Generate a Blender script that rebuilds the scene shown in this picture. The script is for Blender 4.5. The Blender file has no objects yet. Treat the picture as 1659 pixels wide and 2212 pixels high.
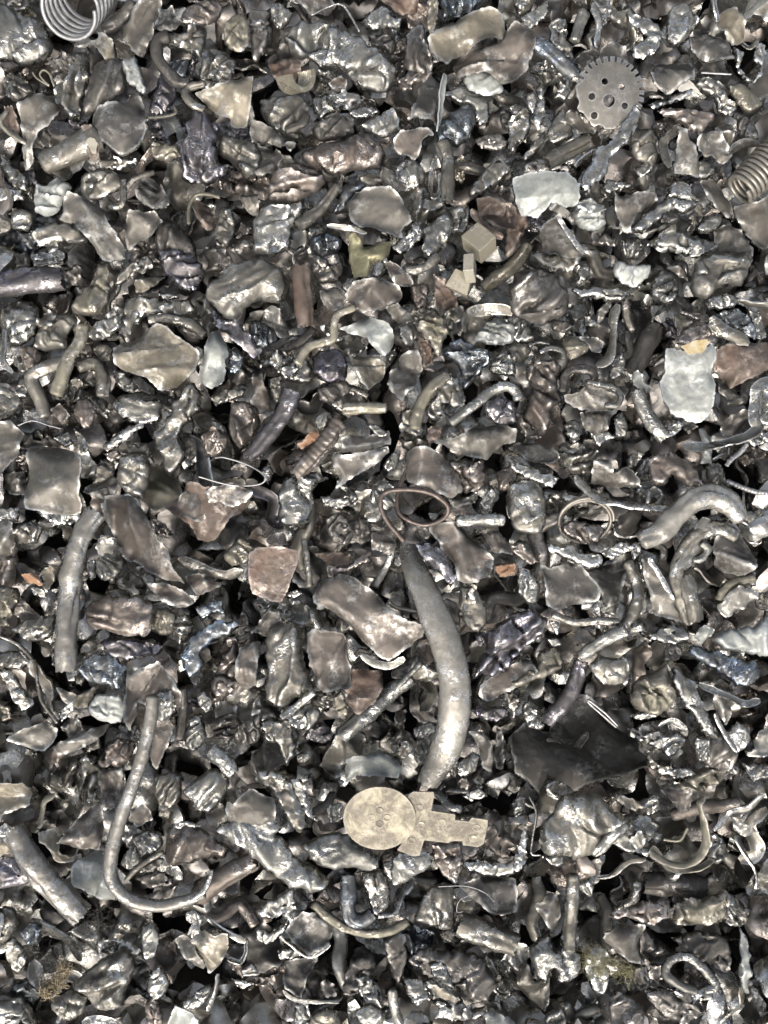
import bpy, math, random
import numpy as np
from mathutils import Vector, Matrix, Euler
from mathutils.geometry import delaunay_2d_cdt

SC = bpy.context.scene
COL = SC.collection
R = math.radians

# ------------------------------------------------------------------ camera, sky, sun, exposure
PX = 0.0005                  # metres per unit of the 1659 x 2212 tracing grid, at heap level
W0, H0 = 1659.0, 2212.0
HC = 1.15                    # camera height above heap level
cam_d = bpy.data.cameras.new('camera')
cam = bpy.data.objects.new('camera', cam_d); COL.objects.link(cam)
cam.location = (0, 0, HC)
cam_d.sensor_fit = 'VERTICAL'
cam_d.angle = 2 * math.atan(0.5 * H0 * PX / HC)
cam_d.clip_start = 0.01; cam_d.clip_end = 100
SC.camera = cam

SUN_EL, SUN_AZ = 47.0, 190.0          # azimuth clockwise from +Y (top of the photograph)
world = bpy.data.worlds.new('World'); SC.world = world; world.use_nodes = True
wn = world.node_tree; wn.nodes.clear()
sky = wn.nodes.new('ShaderNodeTexSky'); sky.sky_type = 'NISHITA'; sky.sun_disc = False
sky.sun_elevation = R(SUN_EL); sky.sun_rotation = R(SUN_AZ)
sky.dust_density = 6.0; sky.ozone_density = 0.3; sky.air_density = 0.7
bg = wn.nodes.new('ShaderNodeBackground'); bg.inputs['Strength'].default_value = 0.12
wo = wn.nodes.new('ShaderNodeOutputWorld')
hs = wn.nodes.new('ShaderNodeHueSaturation'); hs.inputs['Saturation'].default_value = 0.5
wn.links.new(sky.outputs[0], hs.inputs['Color']); wn.links.new(hs.outputs[0], bg.inputs[0]); wn.links.new(bg.outputs[0], wo.inputs[0])
sd = bpy.data.lights.new('sun', 'SUN'); sd.energy = 5.0; sd.angle = R(0.6); sd.color = (1.0, 0.975, 0.925)
sun = bpy.data.objects.new('sun', sd); COL.objects.link(sun)
_d = Vector((math.sin(R(SUN_AZ)) * math.cos(R(SUN_EL)), math.cos(R(SUN_AZ)) * math.cos(R(SUN_EL)), math.sin(R(SUN_EL))))
sun.rotation_euler = _d.to_track_quat('Z', 'Y').to_euler(); sun.location = _d * 3
vs = SC.view_settings
vs.view_transform = 'Standard'; vs.look = 'None'; vs.gamma = 1.0; vs.use_curve_mapping = False
vs.exposure = 1.35

# ------------------------------------------------------------------ noise
_rs = np.random.RandomState(7)
_perm = np.concatenate([_rs.permutation(256)] * 3)
_grad = _rs.normal(size=(256, 3)); _grad /= np.linalg.norm(_grad, axis=1)[:, None]

def perlin(p, seed=0.0):
    p = np.asarray(p, float) + np.array([seed * 17.13, seed * 5.71, seed * 9.37])
    i = np.floor(p).astype(int); f = p - i; i &= 255
    u = f * f * f * (f * (f * 6 - 15) + 10)
    res = 0
    for dx in (0, 1):
        wx = u[:, 0] if dx else 1 - u[:, 0]
        for dy in (0, 1):
            wy = u[:, 1] if dy else 1 - u[:, 1]
            for dz in (0, 1):
                wz = u[:, 2] if dz else 1 - u[:, 2]
                h = _perm[_perm[_perm[i[:, 0] + dx] + i[:, 1] + dy] + i[:, 2] + dz]
                g = _grad[h]
                d = g[:, 0] * (f[:, 0] - dx) + g[:, 1] * (f[:, 1] - dy) + g[:, 2] * (f[:, 2] - dz)
                res = res + wx * wy * wz * d
    return res * 1.5

def p3(xy, z=0.0):
    xy = np.asarray(xy, float)
    return np.column_stack([xy, np.full(len(xy), z)])

# ------------------------------------------------------------------ materials
def make_mat(name, dull, bright, metal=0.85, rough=(0.30, 0.55), wear=1.0, stain=None, stain_amt=0.0,
             bump=0.8, tint=None, scale=1.0, ham_amt=1.0):
    m = bpy.data.materials.new(name); m.use_nodes = True
    nt = m.node_tree; N = nt.nodes; L = nt.links
    bs = N['Principled BSDF']
    tc = N.new('ShaderNodeTexCoord'); oi = N.new('ShaderNodeObjectInfo')
    off = N.new('ShaderNodeVectorMath'); off.operation = 'MULTIPLY_ADD'
    cmb = N.new('ShaderNodeCombineXYZ')
    for k in range(3): L.new(oi.outputs['Random'], cmb.inputs[k])
    off.inputs[1].default_value = (3.1, 7.7, 5.3)
    L.new(cmb.outputs[0], off.inputs[0]); L.new(tc.outputs['Object'], off.inputs[2])
    def noise(sc, det=4, rg=0.6, dist=0.0):
        n = N.new('ShaderNodeTexNoise'); n.inputs['Scale'].default_value = sc * scale
        n.inputs['Detail'].default_value = det; n.inputs['Roughness'].default_value = rg
        n.inputs['Distortion'].default_value = dist
        L.new(off.outputs[0], n.inputs['Vector']); return n
    def ramp(src, a, b, lo=0.0, hi=1.0):
        r = N.new('ShaderNodeMapRange'); r.inputs[1].default_value = a; r.inputs[2].default_value = b
        r.inputs[3].default_value = lo; r.inputs[4].default_value = hi
        L.new(src, r.inputs[0]); return r.outputs[0]
    def math_(op, a, b=None):
        q = N.new('ShaderNodeMath'); q.operation = op; q.use_clamp = op == 'ADD'
        for k, v in enumerate((a, b)):
            if v is None: continue
            if isinstance(v, (int, float)): q.inputs[k].default_value = v
            else: L.new(v, q.inputs[k])
        return q.outputs[0]
    def mix(f, a, b):
        q = N.new('ShaderNodeMix'); q.data_type = 'RGBA'
        if isinstance(f, (int, float)): q.inputs[0].default_value = f
        else: L.new(f, q.inputs[0])
        for k, v in ((6, a), (7, b)):
            if isinstance(v, tuple): q.inputs[k].default_value = (*v, 1)
            else: L.new(v, q.inputs[k])
        return q.outputs[2]
    big = noise(34, 4, 0.62, 0.5); mid = noise(150, 5, 0.62, 0.6); crk = noise(175, 2.6, 0.55, 0.6); fine = noise(900, 2, 0.6)
    geo = N.new('ShaderNodeNewGeometry')
    edge = ramp(geo.outputs['Pointiness'], 0.525, 0.60, 0.0, 0.95 * wear)
    ham = ramp(big.outputs[0], 0.53 - 0.06 * ham_amt, 0.63 - 0.04 * ham_amt, 0.0, min(1.0, ham_amt))      # hammered, rubbed patches
    scuff = math_('MULTIPLY', ham, ramp(crk.outputs[0], 0.42, 0.6))
    wearf = math_('ADD', edge, math_('MULTIPLY', scuff, 0.7 * wear))
    d2 = tuple(c * 0.72 for c in dull)
    colr = mix(ramp(mid.outputs[0], 0.35, 0.7), d2, dull)
    if stain:
        st = noise(26, 5, 0.7, 0.6)
        colr = mix(math_('MULTIPLY', ramp(st.outputs[0], 0.48, 0.64), stain_amt), colr, stain)
    if tint:
        tn = noise(38, 2, 0.5, 0.8)
        br = N.new('ShaderNodeValToRGB'); el = br.color_ramp.elements
        el[0].position = 0.3; el[0].color = (*tint[0], 1); el[1].position = 0.7; el[1].color = (*tint[-1], 1)
        for k, t in enumerate(tint[1:-1]):
            e = el.new(0.3 + 0.4 * (k + 1) / (len(tint) - 1)); e.color = (*t, 1)
        L.new(tn.outputs[0], br.inputs[0]); bright_c = br.outputs[0]
    else:
        bright_c = bright
    colr = mix(wearf, colr, bright_c)
    hv = N.new('ShaderNodeHueSaturation'); L.new(colr, hv.inputs['Color'])
    L.new(ramp(oi.outputs['Random'], 0, 1, 0.62, 1.08), hv.inputs['Value'])
    L.new(hv.outputs[0], bs.inputs['Base Color'])
    if metal > 0.3: L.new(ramp(wearf, 0, 0.6, metal * 0.6, min(1.0, metal * 1.15)), bs.inputs['Metallic'])
    else: bs.inputs['Metallic'].default_value = metal
    ro = ramp(math_('ADD', math_('MULTIPLY', wearf, 0.35), math_('MULTIPLY', ham, 0.75)), 0, 0.9, rough[1], rough[0])
    L.new(ro, bs.inputs['Roughness'])
    b1 = N.new('ShaderNodeBump'); b1.inputs['Distance'].default_value = 0.0022
    L.new(ramp(ham, 0, 1, 0.10 * bump, 0.85 * bump), b1.inputs['Strength']); L.new(crk.outputs[0], b1.inputs['Height'])
    b2 = N.new('ShaderNodeBump'); b2.inputs['Strength'].default_value = bump * 0.35; b2.inputs['Distance'].default_value = 0.0030
    L.new(mid.outputs[0], b2.inputs['Height']); L.new(b1.outputs[0], b2.inputs['Normal'])
    b3 = N.new('ShaderNodeBump'); b3.inputs['Strength'].default_value = bump * 0.12; b3.inputs['Distance'].default_value = 0.0004
    L.new(fine.outputs[0], b3.inputs['Height']); L.new(b2.outputs[0], b3.inputs['Normal'])
    L.new(b3.outputs[0], bs.inputs['Normal'])
    return m

STEEL = (0.70, 0.69, 0.63)
MAT = {
 'g': make_mat('worn_grey_steel', (0.191, 0.178, 0.145), STEEL, rough=(0.22, 0.44)),
 's': make_mat('bright_battered_steel', (0.233, 0.230, 0.200), (0.82, 0.81, 0.76), metal=0.9, rough=(0.18, 0.36), bump=0.9, ham_amt=1.4),
 'd': make_mat('dark_scaled_steel', (0.116, 0.108, 0.092), (0.52, 0.49, 0.45), metal=0.8, rough=(0.24, 0.5), ham_amt=0.8),
 'c': make_mat('brown_oxide_steel', (0.168, 0.147, 0.123), (0.62, 0.56, 0.50), metal=0.8, rough=(0.24, 0.46), stain=(0.165, 0.115, 0.085), stain_amt=0.5),
 'r': make_mat('rusty_steel', (0.175, 0.135, 0.105), (0.5, 0.43, 0.37), metal=0.5, rough=(0.34, 0.6), wear=0.7, stain=(0.19, 0.118, 0.08), stain_amt=0.6),
 'o': make_mat('orange_rust', (0.36, 0.205, 0.115), (0.5, 0.40, 0.32), metal=0.1, rough=(0.5, 0.8), wear=0.5, bump=0.5),
 'k': make_mat('tan_stained_steel', (0.256, 0.238, 0.175), (0.62, 0.57, 0.48), metal=0.7, rough=(0.26, 0.5)),
 'z': make_mat('dull_galvanised_sheet', (0.42, 0.435, 0.39), (0.72, 0.74, 0.71), metal=0.45, rough=(0.34, 0.5), bump=0.6, ham_amt=0.7),
 'n': make_mat('pale_scuffed_steel', (0.405, 0.382, 0.325), (0.76, 0.76, 0.72), metal=0.7, rough=(0.22, 0.40), bump=0.5, ham_amt=1.3, stain=(0.22, 0.205, 0.175), stain_amt=0.7),
 'm': make_mat('smooth_brown_steel', (0.255, 0.24, 0.205), STEEL, metal=0.85, rough=(0.30, 0.40), bump=0.25, ham_amt=0.4),
 'b': make_mat('blue_heat_tinted_steel', (0.118, 0.122, 0.12), STEEL, metal=0.9, rough=(0.18, 0.38), bump=1.0, tint=((0.36, 0.43, 0.56), (0.52, 0.59, 0.62), (0.68, 0.70, 0.68))),
 'p': make_mat('purple_heat_tinted_steel', (0.122, 0.113, 0.112), STEEL, metal=0.88, rough=(0.2, 0.4), tint=((0.44, 0.41, 0.52), (0.58, 0.56, 0.58), (0.70, 0.67, 0.63))),
 'y': make_mat('yellowed_brass_scrap', (0.28, 0.265, 0.155), (0.66, 0.61, 0.38), metal=0.75, rough=(0.26, 0.46)),
 'q': make_mat('drawn_spring_steel', (0.340, 0.340, 0.330), (0.7, 0.7, 0.7), metal=0.95, rough=(0.24, 0.34), bump=0.15, ham_amt=0.4),
 't': make_mat('tan_coated_wire', (0.42, 0.39, 0.325), (0.6, 0.56, 0.48), metal=0.8, rough=(0.26, 0.36), bump=0.15, ham_amt=0.3),
 'u': make_mat('copper_brown_wire', (0.2, 0.158, 0.13), (0.6, 0.5, 0.44), metal=0.8, rough=(0.26, 0.4), bump=0.2, ham_amt=0.4),
 'w': make_mat('pale_khaki_plate', (0.29, 0.255, 0.19), (0.50, 0.45, 0.35), metal=0.25, rough=(0.42, 0.6), wear=0.7, bump=0.35, scale=1.9, stain=(0.58, 0.52, 0.37), stain_amt=0.95),
 'f': make_mat('pale_frayed_fibre', (0.55, 0.45, 0.28), (0.6, 0.5, 0.35), metal=0.0, rough=(0.8, 0.9), wear=0.2),
 'h': make_mat('dark_matted_fibre', (0.085, 0.075, 0.062), (0.25, 0.23, 0.2), metal=0.0, rough=(0.6, 0.8), wear=0.6),
 'v': make_mat('greenish_wool_fibre', (0.5, 0.47, 0.25), (0.6, 0.58, 0.35), metal=0.0, rough=(0.8, 0.9), wear=0.2),
 'j': make_mat('khaki_block', (0.245, 0.21, 0.14), (0.50, 0.46, 0.35), metal=0.2, rough=(0.35, 0.5), wear=0.9, bump=0.3, stain=(0.17, 0.14, 0.095), stain_amt=0.6),
 'e': make_mat('cream_paint_flake', (0.46, 0.43, 0.34), (0.66, 0.62, 0.5), metal=0.0, rough=(0.5, 0.6), wear=0.2, bump=0.2),
 'a': make_mat('amber_paint_flake', (0.550, 0.400, 0.160), (0.7, 0.6, 0.4), metal=0.0, rough=(0.5, 0.6), wear=0.2, bump=0.3, stain=(0.6, 0.58, 0.48), stain_amt=0.8),
}
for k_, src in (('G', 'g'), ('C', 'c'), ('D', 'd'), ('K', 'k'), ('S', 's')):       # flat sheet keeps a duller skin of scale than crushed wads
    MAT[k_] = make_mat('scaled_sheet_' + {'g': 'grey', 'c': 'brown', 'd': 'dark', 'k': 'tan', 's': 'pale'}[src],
                       {'g': (0.185, 0.172, 0.142), 'c': (0.170, 0.147, 0.122), 'd': (0.125, 0.116, 0.099), 'k': (0.265, 0.235, 0.172), 's': (0.24, 0.23, 0.20)}[src], (0.70, 0.69, 0.63),  # the dark one also paints in the shade of recesses and tube mouths
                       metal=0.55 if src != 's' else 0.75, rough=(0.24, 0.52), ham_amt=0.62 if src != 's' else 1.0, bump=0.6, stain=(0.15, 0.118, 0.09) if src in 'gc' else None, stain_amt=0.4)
EDGE = {'G': 's', 'C': 'n', 'D': 'g', 'K': 'n', 'S': 's', 'g': 's', 'd': 'g', 'c': 'n', 'r': 'k', 'k': 'n', 's': 's', 'm': 's', 'p': 's', 'b': 's', 'z': 'z', 'y': 'k'}   # torn edges show bare metal

# ------------------------------------------------------------------ mesh builders (all return (verts, faces))
def smooth_closed(P, n=4, sharp=0.5):
    """Catmull-Rom through a closed polygon, blended with its straight edges."""
    P = np.asarray(P, float); m = len(P); out = []
    for i in range(m):
        a, b, c, d = P[i - 1], P[i], P[(i + 1) % m], P[(i + 2) % m]
        for k in range(n):
            t = k / n
            cr = 0.5 * (2 * b + (c - a) * t + (2 * a - 5 * b + 4 * c - d) * t * t + (3 * b - a - 3 * c + d) * t ** 3)
            out.append(cr * (1 - sharp) + (b + (c - b) * t) * sharp)
    return np.array(out)

def resample_closed(P, ds):
    Q = np.vstack([P, P[:1]]); seg = np.linalg.norm(np.diff(Q, axis=0), axis=1)
    s = np.concatenate([[0], np.cumsum(seg)]); n = max(10, int(s[-1] / ds))
    t = np.linspace(0, s[-1], n, endpoint=False)
    return np.column_stack([np.interp(t, s, Q[:, k]) for k in range(2)])

def smooth_open(P, ds):
    P = np.asarray(P, float)
    if len(P) == 2: P = np.vstack([P[0], (P[0] + P[1]) / 2, P[1]])
    E = np.vstack([2 * P[0] - P[1], P, 2 * P[-1] - P[-2]]); out = []
    for i in range(1, len(E) - 2):
        a, b, c, d = E[i - 1:i + 3]
        for k in range(10):
            t = k / 10
            out.append(0.5 * (2 * b + (c - a) * t + (2 * a - 5 * b + 4 * c - d) * t * t + (3 * b - a - 3 * c + d) * t ** 3))
    out.append(P[-1]); Q = np.array(out)
    s = np.concatenate([[0], np.cumsum(np.linalg.norm(np.diff(Q, axis=0), axis=1))])
    n = max(5, int(s[-1] / ds)); t = np.linspace(0, s[-1], n)
    return np.column_stack([np.interp(t, s, Q[:, k]) for k in range(Q.shape[1])])

def inside(P, poly):
    x, y = P[:, 0], P[:, 1]; r = np.zeros(len(P), bool); n = len(poly); j = n - 1
    for i in range(n):
        xi, yi = poly[i]; xj, yj = poly[j]
        if yi != yj:
            r ^= ((yi > y) != (yj > y)) & (x < (xj - xi) * (y - yi) / (yj - yi) + xi)
        j = i
    return r

def seg_dist(P, poly, closed=True):
    A = np.asarray(poly); B = np.roll(A, -1, axis=0)
    if not closed: A, B = A[:-1], B[:-1]
    best = np.full(len(P), 1e9)
    for a, b in zip(A, B):
        ab = b - a; l = ab @ ab + 1e-18
        t = np.clip(((P - a) @ ab) / l, 0, 1)
        best = np.minimum(best, np.linalg.norm(P - a - t[:, None] * ab, axis=1))
    return best

def triangulate(outer, holes, ds, rng):
    lo, hi = outer.min(0), outer.max(0)
    nx, ny = np.maximum(1, ((hi - lo) / ds)).astype(int)
    gx, gy = np.meshgrid(np.arange(nx + 1), np.arange(ny + 1))
    G = np.column_stack([lo[0] + (gx.ravel() + 0.5 * (gy.ravel() % 2)) * ds, lo[1] + gy.ravel() * ds])
    G += rng.uniform(-0.18, 0.18, G.shape) * ds
    k = inside(G, outer); G = G[k]
    if len(G):
        d = seg_dist(G, outer)
        for h in holes: d = np.where(inside(G, h), 0, np.minimum(d, seg_dist(G, h)))
        G = G[d > 0.55 * ds]
    pts = [outer] + list(holes) + [G]
    V = np.vstack(pts); E = []; o = 0
    for q in pts[:-1]:
        n = len(q); E += [(o + i, o + (i + 1) % n) for i in range(n)]; o += n
    vo, _, fo, *_ = delaunay_2d_cdt([Vector(v) for v in V], E, [], 0, 1e-7)
    V = np.array([tuple(v) for v in vo]); F = np.array(fo)
    c = V[F].mean(1); ok = inside(c, outer)
    for h in holes: ok &= ~inside(c, h)
    F = F[ok]
    a, b, cc = V[F[:, 0]], V[F[:, 1]], V[F[:, 2]]
    neg = ((b - a)[:, 0] * (cc - a)[:, 1] - (b - a)[:, 1] * (cc - a)[:, 0]) < 0
    F[neg] = F[neg][:, ::-1]
    return V, F

def boundary(F):
    e = np.vstack([F[:, [0, 1]], F[:, [1, 2]], F[:, [2, 0]]])
    s = {(int(a), int(b)) for a, b in e}
    return [(a, b) for a, b in s if (b, a) not in s]

class EdgeFaces(list): n0 = 0

def solid(V, F, top, bot, weld=False):
    """Close a triangulated outline between two height fields."""
    n = len(V); be = boundary(F)
    vt = np.column_stack([V, top]) if V.shape[1] == 2 else top
    vb = np.column_stack([V, bot]) if V.shape[1] == 2 else bot
    faces = [tuple(f) for f in F]
    if weld:
        isb = np.zeros(n, bool)
        for a, b in be: isb[a] = True
        mp = np.where(isb, np.arange(n), -1); inner = np.where(~isb)[0]
        mp[inner] = n + np.arange(len(inner))
        faces += [tuple(mp[list(f[::-1])]) for f in F]
        return np.vstack([vt, vb[inner]]), faces
    faces += [tuple(int(i) + n for i in f[::-1]) for f in F]
    faces = EdgeFaces(faces); faces.n0 = len(faces)
    faces.extend((b, a, a + n, b + n) for a, b in be)
    return np.vstack([vt, vb]), faces

def principal(V):
    c = V.mean(0); w, v = np.linalg.eigh(np.cov((V - c).T)); return c, v[:, 1], v[:, 0], np.sqrt(w[::-1])

def crumple(xy, size, rng, amt=1.0, aniso=0.4, leaves=0.8):
    """Billowed, domain-warped folds with overlapping leaves of sheet; about unit height for amt 1."""
    sd = rng.uniform(0, 40); th = rng.uniform(0, math.pi)
    ca, sa = math.cos(th), math.sin(th)
    q = np.column_stack([(xy @ (ca, sa)) * aniso, xy @ (-sa, ca)]) / size
    wq = np.column_stack([perlin(p3(q * 1.3, 3), sd), perlin(p3(q * 1.3, 9), sd + 3)])
    q1 = q + 0.55 * wq
    a = np.abs(perlin(p3(q1 * 1.25, 1), sd + 5))
    b = np.abs(perlin(p3(q1 * 2.6 + 4, 2), sd + 7))
    c = np.abs(perlin(p3(q1 * 5.6 + 9, 2), sd + 11))
    z = 1.5 * a + 0.5 * b + 0.14 * c - 0.55
    ph = q1[:, 1] * rng.uniform(0.7, 1.6) + 1.1 * perlin(p3(q * 1.4, 5), sd + 13) + rng.uniform()
    fr = ph - np.floor(ph); saw = np.where(fr < 0.88, fr / 0.88, (1 - fr) / 0.12)
    z = z + leaves * rng.choice([0.15, 0.5, 1.0]) * 1.15 * (saw ** 1.5 - 0.4)
    return amt * z

def lump(poly, rng, ds, hf=0.85, folds=0.8, sharp=0.35, rimw=0.8, crease=0.5, lobes=1.0):
    P = resample_closed(smooth_closed(poly, 5, sharp), ds * 0.8)
    sd = rng.uniform(0, 50)
    size = math.sqrt(abs(np.sum(P[:, 0] * np.roll(P[:, 1], -1) - P[:, 1] * np.roll(P[:, 0], -1)) / 2))
    nrm = np.roll(P, -1, 0) - np.roll(P, 1, 0); nrm = np.column_stack([nrm[:, 1], -nrm[:, 0]])
    nrm /= np.linalg.norm(nrm, axis=1)[:, None] + 1e-12
    P = P + nrm * lobes * (0.05 * size * perlin(p3(P / (0.22 * size)), sd) + 0.025 * size * perlin(p3(P / (0.08 * size)), sd + 2))[:, None]
    V, F = triangulate(P, [], ds, rng)
    d = seg_dist(V, P[::2]); D = max(d.max(), 1e-4)
    be = {i for e in boundary(F) for i in e}
    d[list(be)] = 0
    t = np.clip(d / (rimw * D), 0, 1); prof = np.sqrt(np.clip(1 - (1 - t) ** 2, 0, 1))
    h = hf * D
    fz = crumple(V, max(0.75 * size, 0.02), rng, 1.0)
    flat = perlin(p3(V / (0.9 * size)), sd + 5)
    cq = V / (0.95 * size) + 0.35 * np.column_stack([perlin(p3(V / (0.4 * size), 2), sd + 31), perlin(p3(V / (0.4 * size), 6), sd + 32)])
    fz = fz - crease * np.exp(-(np.abs(perlin(p3(cq), sd + 33)) / 0.06) ** 2)
    top = h * prof * (0.75 + folds * 0.55 * fz + 0.25 * flat)
    pt = np.clip(perlin(p3(V / (0.4 * size)), sd + 21) * 2 + 0.5, 0, 1)
    top += prof * pt * (0.0009 * np.abs(perlin(p3(V / 0.008), sd + 8)) + 0.0003 * perlin(p3(V / 0.0035), sd + 9))
    bot = -0.55 * h * prof * (1 + 0.3 * flat)
    # sideways drag so that folds overhang a little
    drag = np.column_stack([perlin(p3(V / (0.35 * size), 4), sd), perlin(p3(V / (0.35 * size), 8), sd + 1)]) * (0.07 * size * prof)[:, None]
    T = np.column_stack([V + drag, top]); B = np.column_stack([V, bot])
    n = len(V); vv, ff = solid(T, F, T, B, weld=True)
    return vv, ff

def sheet(poly, rng, ds, bend=0.0, wave=1.0, thick=0.002, rag=1.0, sharp=0.75, holes=(), crink=1.0, rim=0.5, bends=0.0):
    P = resample_closed(smooth_closed(poly, 5, sharp), ds * 0.8)
    sd = rng.uniform(0, 50)
    size = math.sqrt(abs(np.sum(P[:, 0] * np.roll(P[:, 1], -1) - P[:, 1] * np.roll(P[:, 0], -1)) / 2))
    nrm = np.roll(P, -1, 0) - np.roll(P, 1, 0); nrm = np.column_stack([nrm[:, 1], -nrm[:, 0]])
    nrm /= np.linalg.norm(nrm, axis=1)[:, None] + 1e-12
    P = P + rag * nrm * (0.0012 * perlin(p3(P / 0.006), sd) + 0.0009 * perlin(p3(P / 0.0025), sd + 2) + 0.03 * size * perlin(p3(P / (0.25 * size)), sd + 4))[:, None]
    V, F = triangulate(P, holes, ds, rng)
    c, e1, e2, w = principal(V)
    u = (V - c) @ e1; v = (V - c) @ e2
    d = seg_dist(V, P[::2]); D = max(d.max(), 1e-4); t = np.clip(d / (0.6 * D), 0, 1)
    z = bend * v * v / (2 * w[1] + 1e-6) * 1.2 + 0.25 * bend * u * u / (2 * w[0] + 1e-6)
    z += wave * 0.16 * size * perlin(p3(V / (0.75 * size)), sd + 6)
    z += wave * 0.055 * size * crumple(V, 1.1 * size, rng, 1.0, 0.3, leaves=0.7)
    z += rim * (1 - t) ** 2.2 * 0.30 * size * (perlin(p3(V / (0.5 * size)), sd + 12) * 1.7 - 0.2)
    if bends:
        for _ in range(1 + (rng.uniform() < 0.5)):
            a = rng.uniform(0, math.pi); s = (V - c) @ (math.cos(a), math.sin(a)) - rng.uniform(-0.3, 0.3) * size
            s = s + 0.05 * size * perlin(p3(V / (0.3 * size)), sd + 40); k = bends * rng.choice([-1, -1, 1]) * rng.uniform(0.25, 0.75)
            z += k * (np.sqrt(s * s + (0.03 * size) ** 2) - 0.25 * size)
    z += crink * (0.0007 * perlin(p3(V / 0.008), sd + 8) + 0.0004 * perlin(p3(V / 0.003), sd + 9))
    th = thick * (1 + 0.5 * perlin(p3(V / 0.01), sd + 14))
    return solid(V, F, z, z - th)

def tube(path, radii, rng, ds, flat=0.8, dent=1.0, closed=False, rings=None, nseg=None, rough=1.0, hollow=False):
    """path: (n,3). radii: per-key list, interpolated along it."""
    if closed: path = np.vstack([path, path[:1]])
    Q = smooth_open(path, ds)
    n = len(Q); s = np.linspace(0, 1, n)
    rk = np.interp(s, np.linspace(0, 1, len(radii)), radii)
    T = np.gradient(Q, axis=0); T /= np.linalg.norm(T, axis=1)[:, None] + 1e-12
    up = np.array([0, 0, 1.0]); S = np.cross(T, up); ln = np.linalg.norm(S, axis=1)
    S[ln < 1e-3] = (1, 0, 0); S /= np.linalg.norm(S, axis=1)[:, None]; U = np.cross(S, T)
    m = nseg or int(np.clip(2 * math.pi * rk.max() / ds, 7, 40))
    a = np.linspace(0, 2 * math.pi, m, endpoint=False); sd = rng.uniform(0, 50)
    V = []
    for i in range(n):
        V.append(Q[i] + rk[i] * (np.cos(a)[:, None] * S[i] + flat * np.sin(a)[:, None] * U[i]))
    V = np.concatenate(V); C = np.repeat(Q, m, 0); N = V - C; rr = np.repeat(rk, m)
    k = 1 + dent * (0.22 * perlin(V / (2.2 * rr.mean() + 1e-6), sd) + 0.12 * perlin(V / (0.9 * rr.mean() + 1e-6), sd + 3)) \
        + rough * np.clip(0.0004 / rr, 0, 0.12) * perlin(V / 0.003, sd + 5)
    if dent > 0.5:
        an = np.tile(a, n); ca_ = rng.uniform(0.6, 2.5) + 0.9 * perlin(p3(np.column_stack([np.repeat(np.arange(n), m) * ds / 0.05, np.zeros(n * m)])), sd + 9)
        dd = np.abs((an - ca_ + math.pi) % (2 * math.pi) - math.pi)
        k = k - 0.30 * dent * np.exp(-(dd / 0.32) ** 2) * np.clip(0.6 + 1.2 * perlin(C / 0.03, sd + 12), 0, 1.2)
    if rings: k = k + rings[1] * np.sin(np.repeat(np.arange(n) * ds, m) / rings[0] * 2 * math.pi)
    V = C + N * k[:, None]
    F = [(i * m + j, i * m + (j + 1) % m, (i + 1) * m + (j + 1) % m, (i + 1) * m + j) for i in range(n - 1) for j in range(m)]
    if closed:
        F += [((n - 1) * m + j, (n - 1) * m + (j + 1) % m, (j + 1) % m, j) for j in range(m)]
        return V, F
    # rounded, slightly crushed ends
    for end, idx, sg in ((0, 0, -1), (n - 1, (n - 1) * m, 1)):
        base = len(V); r0 = rk[end]
        ring = V[idx:idx + m]; cc = Q[end]
        if hollow:
            jag = (1 + 0.5 * np.random.RandomState(m + end).uniform(-1, 1, m))[:, None]
            V[idx:idx + m] = ring = ring + sg * T[end] * r0 * 0.35 * (jag - 1)
            R1 = cc + (ring - cc) * 0.80; R2 = cc + (ring - cc) * 0.66 - sg * T[end] * r0 * 1.6
            V = np.vstack([V, R1, R2, (cc - sg * T[end] * r0 * 1.7)[None]])
            for j in range(m):
                k2 = (j + 1) % m
                for q in ((idx + j, base + j, base + k2, idx + k2), (base + j, base + m + j, base + m + k2, base + k2), (base + m + j, base + 2 * m, base + m + k2)):
                    F.append(q if sg < 0 else q[::-1])
            continue
        R1 = cc + (ring - cc) * 0.62 + sg * T[end] * r0 * 0.28
        tip = cc + sg * T[end] * r0 * 0.22
        V = np.vstack([V, R1, tip[None]])
        for j in range(m):
            q = (idx + j, base + j, base + (j + 1) % m, idx + (j + 1) % m)
            F.append(q if sg < 0 else q[::-1])
            t3 = (base + j, base + m, base + (j + 1) % m); F.append(t3 if sg < 0 else t3[::-1])
    return V, F

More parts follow.
